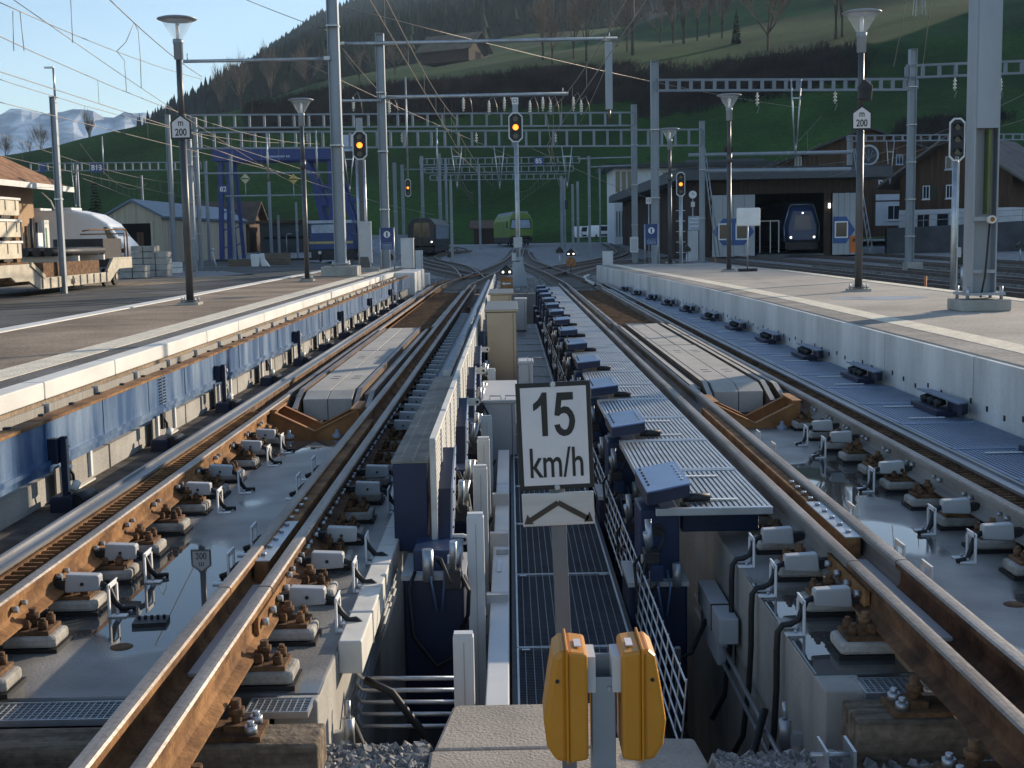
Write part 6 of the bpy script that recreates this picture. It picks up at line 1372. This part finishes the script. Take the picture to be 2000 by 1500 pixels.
# stacks in the yard
def blockstack(u, v, Y, lab, n, m, mat):
    p = atZ(u, v, .1); p = atY(u, v, Y); t = thing('block_stack', lab, 'stack', (p.x, Y, 0.02))
    for i in range(n):
        for j in range(m):
            if i + j * .7 > n - .2: continue
            B().box(-.9 + j * .62, -.32 + j * .62, 0, 1.0, i * .32, i * .32 + .29).build('block', mat, t, bevel=.02)
    return t
blockstack(292, 535, 66, 'stack of grey concrete blocks before the shed', 5, 3, mC); blockstack(338, 530, 72, 'small light block pile beside the mast', 2, 2, mKerb); blockstack(270, 532, 64, 'low pair of grey concrete blocks before the shed', 2, 2, mC)
p = atY(537, 505, 92); t = thing('timber_stack', 'stack of dark timber sleepers behind the left lamp', 'timber stack', (p.x, 92, .02))
for k in range(5):
    for j in range(3): B().box(-1.0, 1.0, j * .3, j * .3 + .26, k * .17, k * .17 + .15).build('sleeper', mWood, t)
p = atY(478, 508, 90); t = thing('timber_stack', 'low pile of planks under the blue crane', 'timber stack', (p.x, 90, .02))
for k in range(3):
    for j in range(4): B().box(-1.2, 1.2, j * .3, j * .3 + .26, k * .15, k * .15 + .13).build('plank', mWood, t)
p = atY(505, 505, 86); t = thing('big_bag', 'white bulk bags leaning by the timber', 'bulk bags', (p.x, 86, .02)); B().prism([(-.5, 0), (0, 0), (.1, .8), (-.55, .85)], 'y', 0, .5).build('bag', mWhite, t, bevel=.05); B().prism([(.15, 0), (.7, 0), (.35, .5), (.3, .9), (.0, .85)], 'y', .1, .5).build('bag', mWhite, t, bevel=.05)
p = atY(425, 522, 75); t = thing('bent_pole', 'bent grey marker pole in the yard', 'pole', (p.x, 75, 0)); B().tube([(0, 0, 0), (-.15, 0, .6), (-.25, 0, 1.0), (-.24, 0, 1.25)], .05, 6).build('pole', mGalv, t); B().cyl((-.3, 0, 1.25), (-.18, 0, 1.32), .08, n=8).build('head', mGalv, t)
p = atY(560, 480, 118); t = thing('goose_lamp', 'thin goose-neck lamp before the dark warehouse', 'lamp', (p.x, 118, .1)); B().tube([(0, 0, 0), (0, 0, 2.0), (.05, 0, 2.2), (.3, 0, 2.25)], .04, 6).build('pole', mGalv, t); B().box(.25, .5, -.06, .06, 2.2, 2.26).build('head', mGalv, t)
for x, y, h in ((9.7, 30, .9), (9.9, 62, .8)): B().cyl((0, 0, 0), (.02, 0, h), .03, n=6).build('marker_stake', M('stake_orange', (.5, .14, .02), .6), label='orange marker stake in the ballast behind the right platform', cat='stake', group='orange stakes', loc=(x, y, -.26))
# broken rail trench strip on the yard left of the platform
t = thing('drain_channel', 'grey drainage channel with broken edge in the yard', 'drain channel', (-8.4, 20, .0)); B().box(-.55, -.35, 0, 20, -.05, .05).build('edge_stone', mKerb, t); B().box(-.33, .2, 0, 20, .004, .012).build('gravel_bed', mBall, t); B().box(.22, .5, 0, 30, .0, .06).build('edge_stone', mC, t)
t = thing('manhole_cover', 'dark recessed trench cover in the yard', 'trench cover', (-11.2, 60, .008)); B().prism([(0, 0), (1.2, 0), (2.6, 9), (1.2, 9)], 'z', 0, .012).build('cover', mAsph, t); B().prism([(1.25, 0), (1.4, 0), (2.8, 9), (2.65, 9)], 'z', 0, .03).build('frame', mKerb, t)
# ================================================================ vegetation on the hill
mBark = M('bare_bark', (.075, .058, .045), .95, var=.3, scale=2)
mTwig = M('bare_twigs', (.19, .145, .11), .95, var=.3, scale=2)
mCon = M('conifer_green', (.010, .021, .012), .95, var=.45, scale=.05, col2=(.022, .036, .018))
mBush = M('bare_brush', (.045, .034, .030), .95, var=.4, scale=.12, col2=(.072, .053, .044))
def bare_tree(seed, h, spread=.45, depth=5):
    rnd = random.Random(seed); tr = B(); tw = B()
    def grow(p, d, L, r, n):
        q = p + d * L; bb = tr if n >= depth - 1 else tw
        bb.cyl(p, q, r, r * .62, n=5 if n > 2 else 3, caps=False)
        if n == 0: return
        for k in range(rnd.choice((2, 3, 3)) if n > 1 else 3):
            a = rnd.uniform(0, 6.28); s = rnd.uniform(.25, 1) * spread * 1.5
            e = (d + Vector((math.cos(a) * s, math.sin(a) * s, rnd.uniform(-.05, .28)))).normalized()
            grow(p.lerp(q, rnd.uniform(.6, 1.0)), e, L * rnd.uniform(.65, .95), r * .58, n - 1)
        grow(q, (d + Vector((rnd.uniform(-.12, .12), rnd.uniform(-.12, .12), .1))).normalized(), L * .92, r * .66, n - 1)
    grow(Vector((0, 0, 0)), Vector((0, 0, 1)), h * .21, h * .0165, depth)
    return tr, tw
protos = []
for i, (sd, h, sp, dp) in enumerate(((3, 18, .45, 5), (11, 16, .62, 5), (23, 20, .30, 5), (31, 12, .55, 4))):
    tr, tw = bare_tree(sd, h, sp, dp); protos.append((tr.mesh('trunk', mBark), tw.mesh('crown', mTwig)))
def tree(k, x, y, s, label, group=None, rz=0):
    s *= 1.3
    t = thing('bare_tree', label, 'tree', (x, y, H(x, y) - .3), rz, group); t.scale = (s, s, s)
    for nm, me in zip(('trunk', 'crown'), protos[k]):
        o = bpy.data.objects.new(nm, me); COL.objects.link(o); child(o, t)
def ptree(u, v, Y, k, s, label, rz=0):
    x = atY(u, v, Y).x; tree(k, x, Y, s, label, None, rz)
ptree(430, 170, 440, 2, .72, 'slender bare tree on the left ridge'); ptree(468, 170, 445, 0, .95, 'broad bare tree on the left ridge, tallest there'); ptree(528, 150, 470, 2, .9, 'thin bare tree standing before the conifers'); ptree(600, 160, 450, 1, .95, 'bare tree with low crown beside the upper tube', 1); ptree(556, 165, 460, 3, .6, 'small pale bushy tree below the conifers', 2)
for i, (u, Y, k, s, lab) in enumerate(((700, 420, 3, .9, 'bare shrub tree left of the barn'), (735, 430, 3, .8, 'second bare shrub tree left of the barn'), (770, 425, 1, .6, 'low bare tree behind the mast top'), (1078, 335, 1, .75, 'bare tree at the terrace edge right of the barn'), (1145, 330, 0, .95, 'tall bare tree left of the tube end'), (1120, 345, 2, .7, 'birch-like thin bare tree on the terrace'), (1235, 330, 0, 1.15, 'dark spreading tree right of the tube end'), (1225, 345, 1, .9, 'second trunk of the dark tree pair'), (1060, 350, 2, .8, 'thin bare tree on the terrace middle'), (1315, 360, 2, .8, 'bare tree by the farmhouse'), (1335, 350, 2, .95, 'bare birch group tree by the farmhouse'), (1362, 355, 0, .8, 'bare tree in the hillside grove'), (1385, 365, 2, .85, 'thin tree in the hillside grove'), (1410, 350, 2, .7, 'slim grove tree beside the meadow'), (1500, 300, 1, 1.2, 'large bare tree with thick trunk on the meadow edge'), (1632, 305, 0, 1.0, 'bare twin tree left of the right lamp head'), (1645, 308, 2, .95, 'bare twin tree behind the right lamp head'), (1205, 380, 3, .9, 'far low bare tree on the meadow'), (1290, 375, 3, 1.0, 'low tree in front of the farmhouse'))):
    ptree(u, 90, Y, k, s, lab, i * .7)
for i, (u, Y, k, s, lab) in enumerate(((80, 330, 0, .42, 'bare tree behind the small hill house'), (55, 335, 3, .5, 'low bare tree left of the hill house'), (175, 345, 2, .42, 'tiny bare tree on the left ridge line'), (10, 330, 1, .4, 'bare tree at the far left'))):
    ptree(u, 280, Y, k, s, lab, i)
# conifers: single dark spruce in the yard and the far forest
def cone_tree(b, x, y, z, h, rnd, tiers=3, n=6):
    r = h * rnd.uniform(.15, .2)
    for k in range(tiers):
        z0 = z + h * (.06 + .28 * k); z1 = z + h * min(1, (.52 + .26 * k)); rr = r * (1 - .27 * k); m_ = len(b.v); ph = rnd.uniform(0, 6)
        for j in range(n):
            t_ = 2 * math.pi * j / n + ph; q = rr * rnd.uniform(.75, 1.2); b.v.append((x + q * math.cos(t_), y + q * math.sin(t_), z0 + rnd.uniform(-.03, .03) * h))
        b.v.append((x, y, z1))
        for j in range(n): b.face([m_ + j, m_ + (j + 1) % n, m_ + n])
rnd = random.Random(12); b = B()
for _ in range(15000):
    Y = 520 + 1110 * rnd.random() ** .8; a = rnd.uniform(-.34, .17)
    T = H(a * Y, Y)
    lim = float(np.interp(a, [-.34, -.27, -.2, -.1, 0, .08, .14, .17], [1350, 900, 560, 560, 640, 700, 800, 1000]))
    if Y < lim: continue
    cone_tree(b, a * Y, Y, T - 1, rnd.uniform(14, 25), rnd, 2 if Y > 1000 else 3, 5 if Y > 1000 else 6)
b.build('conifer_forest', mCon, label='dark blue-green conifer forest covering the hill', cat='forest', kind='stuff', fix=False)
def spruce(x, y, h, lab, seed):
    rnd = random.Random(seed); t = thing('spruce', lab, 'tree', (x, y, H(x, y))); B().cyl((0, 0, -.3), (0, 0, h * .9), h * .014, .02, n=7).build('trunk', mBark, t); b = B()
    nb = 26
    for k in range(nb):
        f = k / nb; z = h * (.06 + .92 * f); r = h * .17 * (1 - f) ** .85 + .1; m_ = 10
        for j in range(m_):
            a0 = rnd.uniform(0, 6.28); q = r * rnd.uniform(.65, 1.15); d = Vector((math.cos(a0), math.sin(a0), 0)); s = Vector((-d.y, d.x, 0)) * (.10 + q * .16)
            p = Vector((0, 0, z)); e = p + d * q - Vector((0, 0, q * .45)); mid = p + d * q * .55 - Vector((0, 0, q * .1)); k0 = len(b.v); b.v += [tuple(p), tuple(mid + s), tuple(e), tuple(mid - s)]; b.face([k0, k0 + 1, k0 + 2, k0 + 3])
    b.build('crown', mCon, t, fix=False)
x = atY(192, 500, 150).x; spruce(x, 150, 9.6, 'narrow dark spruce left of the shed', 5); x = atY(1438, 60, 330).x; spruce(x, 330, 9, 'small dark spruce in the hillside grove', 8)
for i in range(6): spruce(-62 - i * 6 + (i % 2) * 3, 290 + i * 9, 6 + i % 3, 'small conifer beside the hill house', 20 + i) if False else None
# brush band on the terrace edge
rnd = random.Random(5); b = B()
def shrub(x, Y, s, nb):
    z = H(x, Y)
    for k in range(nb):
        p = Vector((x + rnd.gauss(0, .5) * s, Y + rnd.gauss(0, .4), z - .2)); d = Vector((rnd.uniform(-.55, .55), rnd.uniform(-.4, .4), 1)).normalized(); L = s * rnd.uniform(.9, 1.9)
        for m_ in range(2):
            e = p + d * L; q = Vector((.045, .02, 0)) * rnd.uniform(.7, 1.6); k0 = len(b.v); b.v += [tuple(p - q), tuple(p + q), tuple(e)]; b.face([k0, k0 + 1, k0 + 2])
            p = p + d * L * .45; d = (d + Vector((rnd.uniform(-.8, .8), rnd.uniform(-.5, .5), .2))).normalized(); L *= .6
for _ in range(5200):
    a = rnd.uniform(-.20, .275); Yc = fYc(a); Y = Yc - rnd.uniform(-2, 17) - (rnd.uniform(0, 12) if a > .1 else 0); x = a * Y
    if -.008 < a < .004 and rnd.random() < .8: continue
    if a > .2 and rnd.random() < (a - .2) * 8: continue
    if a < -.09 and rnd.random() < .45: continue
    shrub(x, Y, rnd.uniform(.8, 1.9), 11)
for _ in range(1500):
    a = rnd.uniform(.27, .42); Y = rnd.uniform(180, 232) - (a - .27) * 60; x = a * Y
    if abs(a - .335 - .01 * math.sin(Y * .2)) > .045: continue
    shrub(x, Y, rnd.uniform(.7, 1.6), 11)
b.build('brush', mBush, label='brown leafless brush along the steep terrace edge', cat='brush', kind='stuff', fix=False)
# power pylon and meadow fence posts
x = atY(1795, 40, 330).x; t = thing('power_pylon', 'lattice power pylon on the upper right meadow', 'pylon', (x, 330, H(x, 330) - .5))
for sx in (-1, 1):
    for sy in (-1, 1): B().cyl((sx * 1.3, sy * 1.3, 0), (sx * .25, sy * .25, 16), .10, n=5).build('leg', mGalv, t)
for k in range(8):
    f = k / 8; w0 = 1.3 - 1.05 * f; w1 = 1.3 - 1.05 * (k + 1) / 8; B().cyl((-w0, -w0, 16 * f), (w1, -w1, 2 * (k + 1)), .06, n=4).build('brace', mGalv, t); B().cyl((w0, -w0, 16 * f), (-w1, -w1, 2 * (k + 1)), .06, n=4).build('brace', mGalv, t)
B().bar((-2.5, 0, 12.5), (2.5, 0, 12.5), .2, .2).build('cross_arm', mGalv, t)
# ================================================================ valley air
hm = bpy.data.materials.new('valley_haze'); hm.use_nodes = True; n = hm.node_tree; n.nodes.clear()
pv = n.nodes.new('ShaderNodeVolumePrincipled'); pv.inputs['Color'].default_value = (.62, .80, 1.0, 1); pv.inputs['Density'].default_value = .00012; pv.inputs['Anisotropy'].default_value = .2
ou = n.nodes.new('ShaderNodeOutputMaterial'); n.links.new(pv.outputs[0], ou.inputs['Volume'])
hb = B().box(-3200, 3200, -320, 3200, -4, 400).build('haze', hm, label='thin blue valley haze', cat='haze', kind='stuff')
